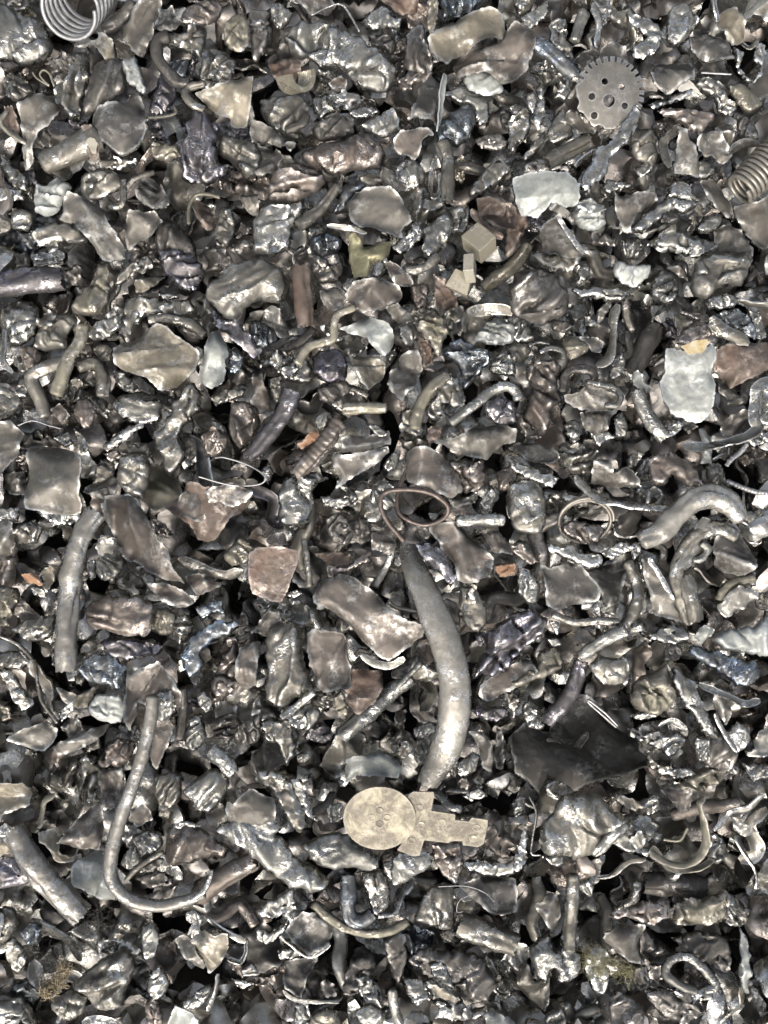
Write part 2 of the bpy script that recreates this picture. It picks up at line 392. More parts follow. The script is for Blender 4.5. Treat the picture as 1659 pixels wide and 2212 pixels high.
def ribbon(path, w, rng, ds, thick=0.0018, ang=None, twist=0.9):
    Q = smooth_open(path, ds); n = len(Q)
    T = np.gradient(Q, axis=0); T /= np.linalg.norm(T, axis=1)[:, None] + 1e-12
    S = np.cross(T, (0, 0, 1.0)); S /= np.linalg.norm(S, axis=1)[:, None] + 1e-12; U = np.cross(S, T)
    sd = rng.uniform(0, 50)
    s = np.arange(n) * ds
    a0 = rng.uniform(0.2, 1.0) * rng.choice([-1, 1]) if ang is None else ang
    a = a0 + twist * perlin(p3(np.column_stack([s / 0.05, s * 0])), sd)
    wk = w * (1 + 0.35 * perlin(p3(np.column_stack([s / 0.02, s * 0])), sd + 3)) * np.clip(0.45 + np.minimum(s, s[::-1]) / (w + 1e-6), 0, 1)
    D1 = np.cos(a)[:, None] * S + np.sin(a)[:, None] * U; D2 = -np.sin(a)[:, None] * S + np.cos(a)[:, None] * U
    m = max(3, int(w / ds) + 2); cs = np.linspace(-0.5, 0.5, m); V = []
    curl = rng.uniform(-0.5, 0.5)
    for side in (1, -1):
        for j in (range(m) if side > 0 else range(m - 1, -1, -1)):
            V.append(Q + D1 * (wk * cs[j])[:, None] + D2 * (side * thick / 2 + wk * curl * 4 * cs[j] ** 2 * 0.5)[:, None])
    V = np.stack(V, 1); M = V.shape[1]; V = V.reshape(-1, 3)
    V = V + 0.0008 * np.column_stack([perlin(V / 0.009, sd + k) for k in (5, 6, 7)])
    F = [(i * M + j, i * M + (j + 1) % M, (i + 1) * M + (j + 1) % M, (i + 1) * M + j) for i in range(n - 1) for j in range(M)]
    F += [tuple(range(M - 1, -1, -1)), tuple((n - 1) * M + j for j in range(M))]
    return V, F

def merge(parts):
    V, body, edges, o = [], [], [], 0
    for v, f in parts:
        n0 = f.n0 if isinstance(f, EdgeFaces) else len(f)
        for k, q in enumerate(f): (body if k < n0 else edges).append(tuple(int(i) + o for i in q))
        V.append(np.asarray(v, float)); o += len(v)
    F = EdgeFaces(body); F.n0 = len(body); F.extend(edges)
    return np.vstack(V), F

def flaps(vf, rng, ds, count, size):
    """Tongues of torn sheet folded onto a wad, part of the same piece."""
    v, f = vf; v = np.asarray(v, float); out = [(v, f)]
    c = v[:, :2].mean(0); zmax = v[:, 2].max(); zmid = np.median(v[:, 2])
    up = v[v[:, 2] > zmid]
    for _ in range(count):
        p = up[rng.randint(len(up))]; p = np.array([*(c + (p[:2] - c) * rng.uniform(0.5, 1.0)), p[2]])
        r = size * rng.uniform(0.26, 0.46); n = 8; t = np.linspace(0, 2 * math.pi, n, endpoint=False) + rng.uniform(-.25, .25, n)
        q = np.column_stack([np.cos(t), np.sin(t) * rng.uniform(0.35, 0.7)]) * (r * rng.uniform(0.65, 1.3, n))[:, None]
        sv, sf = sheet(q, rng, ds, bend=rng.uniform(-0.9, 0.9) * r * 0.6, wave=1.2, thick=0.0013, rim=1.3)
        sv = np.asarray(sv); sv[:, 2] -= sv[:, 2].mean()
        M = np.array(Euler((rng.uniform(-0.45, 0.45), rng.uniform(-0.45, 0.45), rng.uniform(0, 6.28)), 'XYZ').to_matrix())
        out.append((sv @ M.T + p + (0, 0, 0.0008), sf))
    return merge(out)

# ------------------------------------------------------------------ objects
def to_mesh(name, vf, mat, sharp=48):
    v, f = vf
    me = bpy.data.meshes.new(name); me.from_pydata([tuple(p) for p in np.asarray(v, float)], [], [tuple(int(i) for i in q) for q in f])
    me.materials.append(MAT[mat])
    if isinstance(f, EdgeFaces):
        me.materials.append(MAT[EDGE.get(mat, mat)])
        mi = np.zeros(len(f), int); mi[f.n0:] = 1; me.polygons.foreach_set('material_index', mi)
    me.polygons.foreach_set('use_smooth', [True] * len(me.polygons))
    me.update(); me.set_sharp_from_angle(angle=R(sharp)); return me

def link(name, me, loc=(0, 0, 0), parent=None):
    o = bpy.data.objects.new(name, me); COL.objects.link(o); o.location = loc
    if parent: o.parent = parent
    return o

def tag(o, label, cat, group=None):
    o['label'] = label; o['category'] = cat
    if group: o['group'] = group
    return o

def at(px, py, z=0.0):
    """Tracing-grid point -> world point at height z."""
    k = (HC - z) / HC
    return np.array([(px - W0 / 2) * PX * k, (H0 / 2 - py) * PX * k, z])

HOLLOWS = [(1250, 1605, 115, .075), (1240, 1790, 90, -.02), (1060, 1800, 60, -.008), (1385, 775, 42, .03), (1335, 1255, 55, .03), (870, 1560, 55, .035), (1055, 1590, 45, .035), (1050, 1715, 75, .03),
           (800, 1625, 85, .025), (140, 1690, 60, .025), (1490, 1900, 110, .03), (900, 1995, 80, .025), (1645, 2000, 50, .06), (620, 2080, 75, .025),
           (50, 2060, 50, .03), (835, 1245, 40, .03), (500, 1260, 40, .02), (1250, 985, 55, .025), (1380, 1010, 50, .025), (425, 760, 25, .02), (590, 690, 40, .02),
           (1060, 1260, 35, .02), (470, 1480, 40, .025), (230, 2040, 50, .02), (700, 1690, 40, .02), (1020, 650, 35, .02), (1290, 700, 35, .02)]
def heap(px, py):
    """Height of the heap under a tracing-grid point: gently uneven, with dark hollows, falling away at the lower right."""
    b = 0.010 * math.sin(px / 310.0 + 1.0) * math.cos(py / 400.0) + 0.006 * math.sin(px / 170.0 - py / 230.0)
    b -= 0.022 * max(0.0, (py - 1500) / 700.0) * max(0.0, (px - 1100) / 560.0)
    for x, y, r, d in HOLLOWS: b -= d * math.exp(-((px - x) ** 2 + (py - y) ** 2) / (r * r))
    return b
# ------------------------------------------------------------------ the pieces, outlined tile by tile (12 tiles of 166 x 166)
# kind[size] material layer outline-or-axis ; label.  L wad or lump, P sheet, B cupped sheet, D domed sheet, T bar, R strip, W wire
TRACE = '''
# 0 0
L s 1 -6,6 6,5 18,11 26,13 31,21 34,33 28,40 15,42 0,40 -6,38 ; big pale creased lump filling the left edge beside the large coil spring
D g 1 89,6 100,0 106,0 102,15 100,24 93,37 87,36 85,29 80,26 79,18
B d 1.6 103,7 113,6 115,15 120,19 119,22 110,24 101,23 100,19 102,15 ; dark pocket shaped sheet with a bright curled lower lip near the top edge
L c 1 121,5 127,2 133,0 143,1 144,9 139,15 129,18 118,17 117,11 ; coppery brown crumpled foil wad at the top edge right of the coil spring
L k 1.4 145,18 150,11 159,9 162,18 161,29 156,34 149,32 145,26 ; rounded oval tan pebble of metal left of the large folded slug
T4 d 1.6 110,26 103,29 103,39 108,47 115,54 123,56 ; dark bar bent like a hook above the tan scalloped sheet
P k 2.2 128,62 140,57 156,51 166,52 164,70 159,82 152,83 148,77 142,75 134,69 ; tan scalloped sheet with a cream centre in the upper left
T2.6 g 2 133,56 123,58 121,64 126,70 133,73
D d 2 64,72 80,65 82,57 90,61 94,74 96,88 93,100 88,103 79,101 68,96 60,87 60,76 ; large dark coarse sheet overlapping a tube with a cream paint mark
L d 1.5 62,42 72,38 80,42 82,55 77,62 64,72 56,75 53,70 57,56 ; smooth dark egg shaped shell above the large coarse sheet
L g 1.2 50,35 58,38 60,49 56,60 52,78 44,77 40,69 35,60 40,52 48,44
L z 1.8 79,40 87,37 91,44 94,52 94,62 87,57 82,52
P g 1.2 19,62 33,61 40,66 39,76 33,85 25,88 20,106 14,108 15,90 12,70 ; grey tee shaped sheet with a long lower stem at the left
L p 2 125,74 137,74 143,86 140,96 143,105 152,109 144,118 133,120 117,115 118,95 ; big purple grey wedge with a shiny lower facet below the tan scalloped sheet
L p 1 104,48 114,56 113,66 106,74 97,74 98,64 101,58
L k 1.2 96,91 106,93 116,96 117,101 108,105 100,103
L g 1.2 142,88 155,90 166,93 170,104 166,115 159,116 151,106 142,100
L g 1.4 53,115 64,110 76,112 81,121 76,124 64,130 53,127
D g 2.4 46,126 57,129 64,135 70,142 80,159 81,168 68,170 56,153 48,145 38,143 40,133 ; long smooth curved offcut with one bright torn edge, left of the yellow hook wire
P g 1.8 85,137 93,138 100,137 106,144 98,153 90,156 83,164 81,148
L d 1 104,141 115,145 124,154 128,166 126,178 108,172 100,156
P d 1.2 90,116 99,114 107,125 111,134 113,140 101,139 90,131
P r 1.6 123,129 132,132 139,140 138,149 134,151 128,143
T1.3 k 2.4 123,146 123,134 128,127 136,127 143,129 ; thin tan wire hooked over a small rusty triangle in the upper left
L g 1.4 143,135 150,135 153,145 149,160 140,160 139,150
P r 1 4,70 11,72 14,83 13,90 6,86 2,80
T1.8 g 1.4 6,74 2,80 6,86 17,93
L s 1 -2,121 13,123 15,130 -2,131
L g 1 8,135 20,137 22,144 19,150 8,149
L g .8 -2,138 8,142 7,150 -2,152
L z 1.3 23,119 30,120 38,115 47,121 43,129 35,140 23,137
L g 1.2 20,150 32,144 47,145 57,154 54,159 38,157 25,159
L g .8 0,100 10,108 20,118 18,125 8,122 0,114
P k 1.8 48,28 62,29 65,22 73,27 74,38 68,38 61,32 51,31 ; small crumbly tan flake just under the large coil spring
T4 d .8 68,21 78,14 87,4
T.7 k 1.8 22,48 25,52 33,57 30,54 27,50 29,47 33,49 35,54 36,57
T1.2 g 1.8 97,77 108,77 115,75 114,71
L b .8 109,39 122,39 121,50 115,51 110,46
L g 1 132,39 143,35 152,40 150,52 138,53 129,50
T2.2 g 1.6 81,118 81,130 78,135 71,134
L g 1.1 104,24 130,20 134,28 130,38 120,34 111,31
L g 1 65,104 86,102 90,106 78,110 65,110
T1.8 g 1.6 83,122 88,117 100,112
P g 1 154,127 168,127 168,140 160,138
L g .9 2,48 10,48 18,54 22,60 12,66 4,62
# 1 0
P c .8 24,0 45,-3 52,3 44,10 34,10 28,4
T.8 s 1.8 36,11 48,5 56,5 62,13 67,22
L s 1.2 9,5 14,2 20,5 24,10 20,17 14,20 10,14
L s 2.2 18,25 22,17 33,14 50,17 64,23 75,31 88,38 90,46 84,52 76,50 68,50 56,45 44,42 34,39 22,34 ; largest folded shiny slug, lying above and right of the ridged half ring
L s 2 56,42 70,38 84,42 90,46 88,58 80,60 70,58 60,52
P r .4 8,40 26,38 30,44 26,54 20,58 12,52
L s 1.4 37,65 50,60 65,60 70,64 60,70 48,74 42,78 38,72
P c 1.4 46,56 52,51 58,52 58,58 50,59
L s 1.5 60,73 68,69 78,70 80,74 72,76 64,77
L s 1.8 66,82 74,78 84,72 90,70 94,78 92,85 82,90 72,86 ; pale shiny clam shaped lump above the fat rounded slug
L d 1.3 36,84 42,78 54,74 62,80 60,87 48,92 40,91
L c 2.2 32,97 50,92 68,87 79,92 83,99 80,108 66,111 50,113 40,110 31,104 ; fat rounded brownish slug lying level in the upper middle
D c 2.2 89,93 94,87 104,84 112,86 115,90 108,93 106,100 103,104 96,101 90,98 ; smooth brown spoon shaped lobe right of the fat rounded slug
B d 1.5 105,53 112,51 119,54 120,62 118,72 117,82 111,84 104,80 98,83 102,72 105,62
R3 z 2 122,50 120,60 119,72 117,86
L b 1.6 118,80 126,74 134,68 141,70 142,80 138,90 130,96 124,92 117,93 ; pale blue crinkled lump left of the toothed disc
T5.2-4.6 g 2.4 120,94 124,108 124,120 124,132 ; upright bone shaped rod in the upper middle with a slit loop at its left
R2 s 1.8 116,104 113,115 114,128 119,126 119,114
D k 2.6 111,25 124,16 140,9 152,6 160,11 162,25 150,27 140,31 126,40 124,43 117,38 112,31 ; broad tan grey folded sheet with torn top corner near the top edge
P c 2.2 126,40 140,32 158,27 168,16 178,20 181,30 176,46 168,54 160,54 150,47 132,50 ; wide brown flap folded under the broad tan grey sheet
L z 1.6 134,50 145,46 158,52 160,60 148,62 138,58
L s 1.2 120,60 136,56 150,64 152,78 142,82 140,70 128,67
L d 1.4 98,22 108,17 112,30 116,42 112,48 102,47 96,42
L c 1.2 92,52 104,47 115,46 112,51 100,56 93,58
L s 1.2 70,10 82,4 90,12 95,12 92,20 84,18 76,21 69,18
P r .8 78,-3 105,-3 104,8 94,10 84,6
L k 1.6 112,-3 118,-3 118,12 114,22 111,18
L b .9 120,-3 148,-3 146,6 130,12 120,12
L d 1 -4,6 8,8 8,25 5,36 -2,40
P g 1.5 -2,80 10,83 19,90 20,96 30,98 26,103 18,97 8,93 -2,93
B d 1 -4,96 12,97 18,104 10,116 -4,117
L c 1.7 12,112 24,105 36,108 46,115 40,124 30,130 20,131 8,130 8,120 ; round brown wad with golden glints under the fat rounded slug
L s 1.5 4,134 16,133 30,131 32,138 24,147 22,160 10,166 -2,165 -2,145
T4.5-3 g 1.5 28,147 42,136 53,122
D g 2.4 60,128 70,123 86,122 93,127 98,136 101,144 95,150 96,157 88,154 78,150 68,148 60,141 ; large domed grey sheet with a deep dent, above the yellowish scrap
L s 1.9 96,152 104,145 109,150 104,158 93,165 88,160
L b .8 60,116 66,113 72,120 64,126 56,136 50,138 54,126
L g 1.3 67,112 80,113 82,118 74,121 67,117
P g 1.4 81,110 89,112 94,120 98,125 92,126 81,118
L s 1.6 90,110 98,102 106,106 110,114 106,122 96,124 90,118
R2 s 2 46,147 60,148 72,152
L b 1.2 36,154 48,151 56,156 54,162 44,166 35,163
B y 3.2 60,154 66,153 70,160 80,157 88,160 86,168 76,172 72,180 64,181 60,168 ; yellowish green torn scrap with a raised fold in the upper middle
L s 1.8 108,150 118,140 130,133 136,138 130,150 124,158 118,166 108,168
P r 1.5 140,132 154,130 164,131 168,140 164,152 156,150 148,145
R3 r 2 139,137 148,148 160,154
L g 1.5 146,112 152,106 162,105 166,110 160,116 152,122 142,128 138,126
L d 1.2 142,90 156,86 163,92 158,98 146,96
L d 1 158,72 168,70 168,86 160,84
L d .8 72,24 84,22 92,28 88,36 76,30
L g 1 2,66 16,62 28,62 34,70 28,84 18,88 6,78
T3 d 1.2 20,86 30,82 33,76
L s 1 40,46 50,46 56,50 46,55 40,52
# 2 0
L s 1.3 4,14 14,6 24,0 22,12 12,20
L g 1 0,-3 14,-3 12,8 4,10
L g 1.4 24,16 30,12 36,15 36,26 40,36 34,42 26,34 24,24
T4-3.4 s 1.8 46,9 43,18 40,28 ; short shiny pin standing beside a dark gap above the toothed disc
R4 s 1.8 52,4 56,14 57,22 55,32
L s 1.4 50,2 58,5 62,-2 65,8 60,18 56,18
L s 1.6 72,8 80,10 88,12 96,18 98,27 94,34 86,38 78,36 78,30 86,24 80,18 ; wrinkled grey wad curling like an ear above the rough dark plate
L s 1.5 100,18 102,6 110,2 118,8 122,16 116,22 112,28 104,32 100,26
D d 1.2 112,24 124,18 136,26 142,34 142,44 132,44 122,38 116,32
P k 1.4 130,12 142,6 148,14 151,26 142,30 136,22
L s 1.4 144,30 150,34 148,44 156,52 160,44 156,36 160,28 164,30 162,50 154,55 146,46
R4 s 1.6 127,-1 129,9 131,16
R4 s 1.2 150,12 158,4 166,0
P d 2 91,38 102,34 114,32 122,42 118,50 116,57 106,62 96,64 90,62 88,48 ; rough dark plate with a pitted face just right of the toothed disc
T.7 q 3 122,48 141,49.5 ; straight bright nail lying across scrap at upper right
D g .9 56,34 66,28 72,33 76,42 66,44 58,44
P d .5 40,40 46,34 54,34 58,40 50,44 46,48
T5.5-5 b 1.5 15,31 28,40 40,50 ; dark blue tube slanting down toward the toothed disc from its upper left
L s 1.5 28,60 34,55 32,48 26,46 30,44 37,52 38,60 34,66 28,64
L g 1.7 19,44 20,56 22,70 20,80 17,84 13,78 17,66 17,54 ; slim teardrop shaped piece with a thread like neck left of the toothed disc
L s 1.4 9,62 14,60 17,68 14,74 10,70
L g 1.3 -2,70 8,68 12,76 11,86 4,96 -2,100
L g 1.4 23,85 28,75 33,70 38,78 40,88 30,94 24,92
P g 1.8 34,74 42,72 46,80 53,86 52,88 42,88 36,80
T5.5 g 1.5 22,107 36,99 50,92
L g 1.2 8,100 14,92 20,86 21,92 14,100 8,104
L s 3 82,67 83,76 78,88 72,96 64,102 62,112 52,120 44,125 45,116 50,108 56,96 66,90 72,80 78,70 ; long pale twisted strip running down left from the toothed disc
L d 2.2 57,94 56,84 64,78 72,72 73,77 66,84 60,92
R3 g 1.8 40,110 46,104 54,99
L d 1.3 8,106 20,103 34,106 40,112 28,110 12,110
L z 1.2 39,138 44,130 52,129 60,136 60,146 50,150 42,146
B g 2 64,126 70,128 80,126 92,125 94,130 86,136 80,140 76,148 70,152 69,144 66,134 ; trumpet shaped grey flare below the small zinc plate's right side
L s 2.2 78,146 88,136 98,130 102,120 110,117 118,124 121,132 114,138 102,138 94,144 86,150 78,152 ; club shaped shiny slug with a fat upper right end, right of the trumpet flare
L s 1.5 58,122 62,116 72,118 80,121 70,124 62,126
L s 1.6 86,124 90,118 94,124 91,130
L g 1.6 76,86 80,84 92,84 94,96 94,104 88,106 80,104 76,96
L s 1.4 80,110 88,103 93,104 92,110 84,115
D g 2.4 107,82 112,86 118,98 122,112 120,116 112,113 104,114 106,100 ; tapered flattened tube standing upright in the upper right
R4 g 2 108,83 98,92 98,100 101,110
L d 1.4 90,84 92,80 108,79 106,84 98,85
L c 2 94,72 104,70 118,71 132,74 130,78 124,84 116,86 108,80 100,76 ; pinkish brown folded cone lying level in the upper right
P g 2 118,92 128,85 134,88 138,96 140,104 136,108 128,103 120,100 ; ragged star shaped grey scrap below the pinkish brown cone
P g 1.4 130,84 142,80 142,90 140,100 136,92
L k 1.8 140,56 148,54 156,60 162,68 154,73 148,70 143,62
L g 1.6 118,52 128,50 136,56 140,64 146,68 142,76 134,74 130,64 120,58
L s 1.7 88,68 98,64 108,60 117,58 114,63 100,68 92,71
L s 1.5 120,104 128,106 132,112 126,116 120,114
R4 g 1.4 140,99 150,94 160,95
P g 1.8 120,120 130,116 138,126 142,134 140,142 130,135
L s 1.4 120,146 130,138 136,140 134,148 126,152 120,150
D g 1.4 144,134 156,132 168,124 168,160 158,162 150,150 144,142 ; wide flat grey panel at the right edge under the small coil spring
P g 1.2 130,150 140,146 152,156 154,168 134,168
P d 1.5 66,154 80,148 100,142 106,148 98,154 86,156
L s 1.7 86,160 92,154 106,150 128,156 133,160 124,166 104,164
L s 1.4 70,156 82,154 86,162 82,168 72,167
B g 1.6 20,146 30,140 36,150 42,160 46,168 22,168 18,152
R2 s 2.2 29,142 36,152 45,166
L d 1 50,150 60,152 70,156 66,160 52,158
L r 1.4 -4,134 8,138 12,144 8,150 4,160 -4,168
L d .9 146,74 156,78 160,90 150,92 146,84
# 0 1
T9-8 p 1.6 -3,20 20,18 43,16 ; dark purple grey tube lying level at the left edge
L g 1 -2,-2 18,-2 19,9 6,10
L s 1 20,-2 44,-2 42,5 30,6 22,8
L k 2 62,6 68,4 74,9 72,20 70,30 66,38 56,40 48,36 48,28 54,22 60,16 ; knotted tan lump with an eye hole right of the purple grey tube
L s 2.2 57,50 64,42 76,31 80,36 78,48 68,54 60,55 ; bright shiny nugget above and left of the diamond plate
L g 1.6 82,28 92,25 102,28 112,30 124,29 127,36 120,40 108,38 98,38 90,44 84,44 80,38
L p 1.8 102,-3 116,-4 130,4 132,14 126,23 118,22 108,12 ; violet lump with a white glint below it, left of the nest shaped wad
P k 1.8 87,18 96,15 106,12 100,20 94,24 88,23
L s 1.2 100,24 112,24 117,27 108,29
L g 1.2 74,20 76,12 86,4 96,0 100,8 92,11 84,16
L g 2.4 134,20 142,14 150,6 170,2 182,8 186,20 180,30 164,30 152,41 142,36 134,26 ; big nest shaped wad of crumpled brown metal in the middle left
P p 1.4 137,34 144,40 154,42 164,54 170,62 164,66 150,54 140,46
D k 2.6 102,44 110,48 130,63 128,74 114,84 104,88 96,80 84,76 76,70 74,60 82,56 ; large diamond shaped plate with golden scuffs and bright torn edges
T3.6 g 1.8 98,42 112,42 124,45 133,52
P z 2.4 136,50 140,47 146,56 149,63 146,72 147,80 144,84 136,86 128,81 131,68 134,58 ; narrow pale zinc sliver right of the diamond plate
L b 1.6 148,62 153,59 158,66 156,74 150,76 147,70
L s 1.6 2,34 10,29 20,30 26,36 24,48 18,56 8,60 4,50 0,42
R2.5 s 1.8 4,48 4,60 4,70 10,76
L g 1.4 22,60 24,50 32,38 46,37 50,42 44,52 44,60 30,62
L c 1.5 12,60 20,58 27,64 24,72 18,76 14,68
T4.6 g 2.2 44,69 32,73 22,79 26,92 30,104 ; stout rod bent in an elbow in the middle left
T4-4.5 k 2.4 54,46 53,56 47,66 43,76 38,90 ; bone shaped tan strip slanting beside the bent elbow rod
T4.4 g 1.8 52,72 62,70 68,80 68,91
L g 1.4 60,60 68,56 73,60 72,68 66,68
L s 1.4 72,72 82,76 90,86 82,88 76,84
L g 1 -3,88 12,88 14,96 8,104 -3,108
L c 1.5 50,94 56,92 62,98 60,110 54,112 48,102
L s 1.6 72,96 78,90 96,88 105,94 105,106 94,110 84,108 76,102 ; crumpled pale tube end below the diamond plate
L s 1.6 66,124 74,116 84,110 96,108 84,118 76,124 70,127
L g 2.4 118,86 124,82 132,90 128,102 120,110 118,118 120,130 116,138 110,142 104,130 100,120 100,114 108,106 112,96 ; tall twisted column of folded metal below the diamond plate's right corner
L d 1.4 118,116 126,118 128,128 122,134 117,128
L c 1.8 150,96 160,94 168,100 168,112 162,122 154,124 148,112 ; coppery glittering lump left of the purple slanted rod
L g 1.4 136,92 146,86 158,86 158,92 148,94 140,98
L c 1.4 130,116 140,112 148,118 144,128 134,130
P g 2.6 16,123 30,124 44,126 55,132 54,150 52,166 40,168 22,163 18,150 ; square smooth brown grey sheet near the left edge
D g 1.6 -4,110 8,107 16,116 12,130 4,140 -4,142
P d .8 2,142 16,140 17,155 8,154
L g 1.5 78,130 94,128 98,140 94,156 86,157 76,146
L d 1.2 82,120 96,122 98,130 84,128
L g 1.3 61,140 66,132 74,134 74,142 62,148
L c 1.5 68,128 76,126 80,130 72,134
P d .8 72,142 80,150 70,158 56,156 58,150
D g 1.5 66,160 84,154 92,160 94,172 68,172
B r 2.4 110,163 125,146 134,150 153,148 164,154 156,167 150,170 138,185 128,184 123,173 ; reddish brown crushed box piece with torn flaps, under the thin wire loop
T.6 q 3 129,143 150,148.5 168,148 172,143 162,136 147,131 140,131 ; thin bright wire loop lying over the reddish crushed box piece
T.4 q 2.2 12,110 22,107 32,110 40,112
L s 1 34,118 44,114 48,122 42,124
L g 1 48,112 54,116 58,126 52,128
P c 1 34,100 40,96 46,104 40,108
L g .9 14,78 20,82 18,92 8,92
# 1 1
T6 r 1.9 30,8 31,24 33,46 ; upright rusty brown rod in the upper middle left
L d 1.6 34,-2 54,-2 56,10 52,16 42,18 36,12
B d 1.4 42,24 54,21 60,28 52,36 44,32
P c 2.2 57,26 64,18 74,16 84,16 93,20 95,26 88,32 78,36 70,37 62,32 ; brown lip shaped sheet under the yellowish scrap
P c 2 84,4 90,5 98,12 102,17 98,20 90,20 86,12
L s 1.9 72,6 80,2 86,0 84,10 78,16 70,16
L s 1.6 55,20 60,14 66,16 60,24
T3 g 1.8 97,10 108,9 118,1
L c 1.4 100,20 108,18 112,20 110,32 104,34
P r 1.6 115,14 122,16 130,28 130,34 120,36 116,28
P s 2.2 4,38 10,33 16,36 22,52 16,54 12,48 ; small bright folded foil clip right of the nest shaped wad
L b 1 -4,42 10,46 14,54 6,60 -4,62
T3-2.4 k 2.4 27,70 34,60 44,56 50,54 51,44 54,38 64,34 ; long crooked tan strip in steps in the middle
L g 1.6 12,62 18,60 24,66 34,66 36,76 36,82 26,82 18,80 10,72 0,72
L p 1.5 36,66 46,60 56,62 60,72 58,80 48,82 38,78 ; dark plum coloured block beside the crooked tan strip
L d 1.2 40,86 56,80 62,86 52,94 42,94
P z 1.8 54,48 62,44 74,40 86,42 90,54 88,60 82,64 76,58 72,52 60,50 ; crinkled zinc grey sheet with a white crumpled corner in the middle
P g 1.8 84,34 92,32 98,36 100,42 94,44 88,40
L s 1.8 92,46 98,44 103,50 101,58 95,57
L k 2.4 103,46 110,38 116,36 124,42 125,50 121,56 118,66 113,56 ; smooth tan cone pinched at the top, right of the crinkled zinc sheet
P k 1.9 61,65 80,65 84,72 82,80 72,88 68,84 64,76
P g 1.9 94,64 104,61 108,72 104,84 98,90 94,96 86,86 86,76 92,72 ; pale grey curved sheet with a scooped side in the middle
T4-3.6 k 2.4 57,100 70,99 84,99 ; short shiny tan cylinder lying level in the middle
L g 1.6 48,96 56,92 58,102 52,99
T4 k 2.2 103,112 104,104 112,88 124,78 ; ear shaped rolled bar left of the bright spoon handle rod
L g 2 118,88 126,76 132,82 136,96 130,98 124,92 122,104 112,106 110,96
L b 1.7 120,60 132,55 150,62 152,70 146,76 140,84 134,86 132,72 124,68 ; dark lump with a sky blue glint above the bright spoon handle rod
T3-3.6 s 2.8 126,108 140,98 152,88 162,85 168,88 170,93 ; bright spoon handle rod slanting up right in the middle
L p 1.7 148,94 158,90 168,96 168,108 156,110 148,102
R5 g 1.8 134,50 138,38 148,35 160,35 166,38
L z 1.6 142,54 148,44 158,40 168,46 166,56 152,58
L s 1.4 152,68 160,62 168,66 168,78 152,76
L r 1.2 104,52 113,56 115,70 108,72
P c 1.4 -2,76 6,78 8,92 11,102 4,108 -2,110
L g 1.4 8,80 16,78 17,90 13,96
T6-5 p 2 24,88 20,100 10,114 -4,130 ; purple slanted rod with a speckled skin in the middle left
P o 2 27,122 38,112 41,114 40,119 30,125 ; orange rust flake right of the purple slanted rod
L g 1.8 38,106 44,100 49,104 44,114 40,112
T5.5 c 2 54,108 46,120 36,132 26,142 ; brown ribbed rod leading down into a battered shiny block
L s 2.2 16,148 26,138 40,140 47,144 38,150 36,166 32,176 16,174 14,160 ; battered shiny block at the lower end of the brown ribbed rod
B g 2.2 50,129 56,130 66,128 85,124 86,127 80,134 70,140 60,146 52,152 54,142 50,136 ; grey bowl shaped half shell with a bright rim in the middle
B d 1.6 55,120 62,116 72,118 86,112 87,122 70,126 56,128
L s 1.7 72,110 78,109 86,116 80,118
P r 2.4 111,112 119,110 120,118 114,121 112,128 ; small flat rust coloured tag below the ear shaped rolled bar
D g 1.7 112,120 128,118 140,112 152,110 168,112 168,120 156,124 150,132 136,130 120,122 ; wide smooth grey leaf shaped sheet in the middle
P c 2.6 96,134 98,126 106,125 116,126 124,132 132,144 133,152 126,157 112,152 98,146 ; rough brown heart shaped plate above the copper wire loop
L c 1.9 118,134 132,132 146,132 149,142 146,152 134,152 130,144 124,136
L s 1.7 42,156 54,156 64,154 66,158 56,164 44,162
L s 1.2 2,140 8,134 12,140 8,148
L g 1.5 124,157 134,157 144,152 142,160 130,164
L c 1.4 156,140 168,136 168,150 158,152
L s 1.6 145,160 152,150 156,154 150,168
L s 1.2 76,150 82,144 90,150 92,160 84,166 78,160
L s 1 88,128 94,126 92,136 86,140 82,136
# 2 1
L d 2.6 2,12 10,8 20,10 34,14 36,26 38,30 34,40 26,42 20,45 10,42 0,36 -2,24 ; big rough dark dome right of the tan blocks
L g 1.5 12,-2 30,-2 45,-2 44,6 36,10 20,8
L s 1.6 42,10 48,5 51,8 48,16 43,16
L z 1.7 66,6 70,3 78,6 90,6 88,14 80,20 72,18 66,12
L s 1.8 90,20 96,10 104,12 108,20 106,30 98,32 90,26 ; small rosette shaped crumple left of the big pale twisted wad
P g 1.3 100,8 110,6 114,16 108,14
L g 2.4 116,20 118,6 130,-2 154,-2 152,12 148,20 140,20 132,22 126,28 118,26 ; big pale twisted wad with a deep fold near the right edge
L s 2.4 126,34 128,26 140,24 148,28 144,33 134,35
L s 1.7 36,20 44,22 52,20 60,20 72,22 76,26 70,30 56,28 44,27
R4.5 g 2.2 68,32 65,40 65,52 62,66 54,72 ; upright kinked strip ending in a bright foot, right of the big rough dome
L g 1.8 55,36 60,30 66,28 64,34 58,42 54,46
L s 1.5 -2,38 8,40 12,48 15,55 8,56 -2,54
L g 1.3 -2,58 10,57 12,62 8,68 -2,70
L d 1.2 26,42 34,42 40,46 34,50 26,48
L k 2 33,54 40,52 48,56 50,60 44,66 38,68 33,62
P g 1.9 40,53 52,53 59,56 56,64 50,62 46,56
T2 s 2 18,63 24,60 32,62 33,67
L c 2 8,74 14,67 28,68 31,72 29,84 31,92 30,97 24,100 25,106 20,116 12,110 9,100 12,86 ; crushed upright brown tube with a pleated middle, left of the looped shoehorn piece
T3 d 1.9 32,88 34,78 40,74 50,75 53,80
P g 1.9 47,82 56,84 66,84 71,90 70,97 62,100 46,100 34,95 32,90 42,88
T2 s 2.6 48,82 58,84 67,86 70,92 67,97 60,97 ; bright looped rim like a shoehorn on a grey sheet
L s 1.5 64,70 72,62 74,70 70,78 64,80
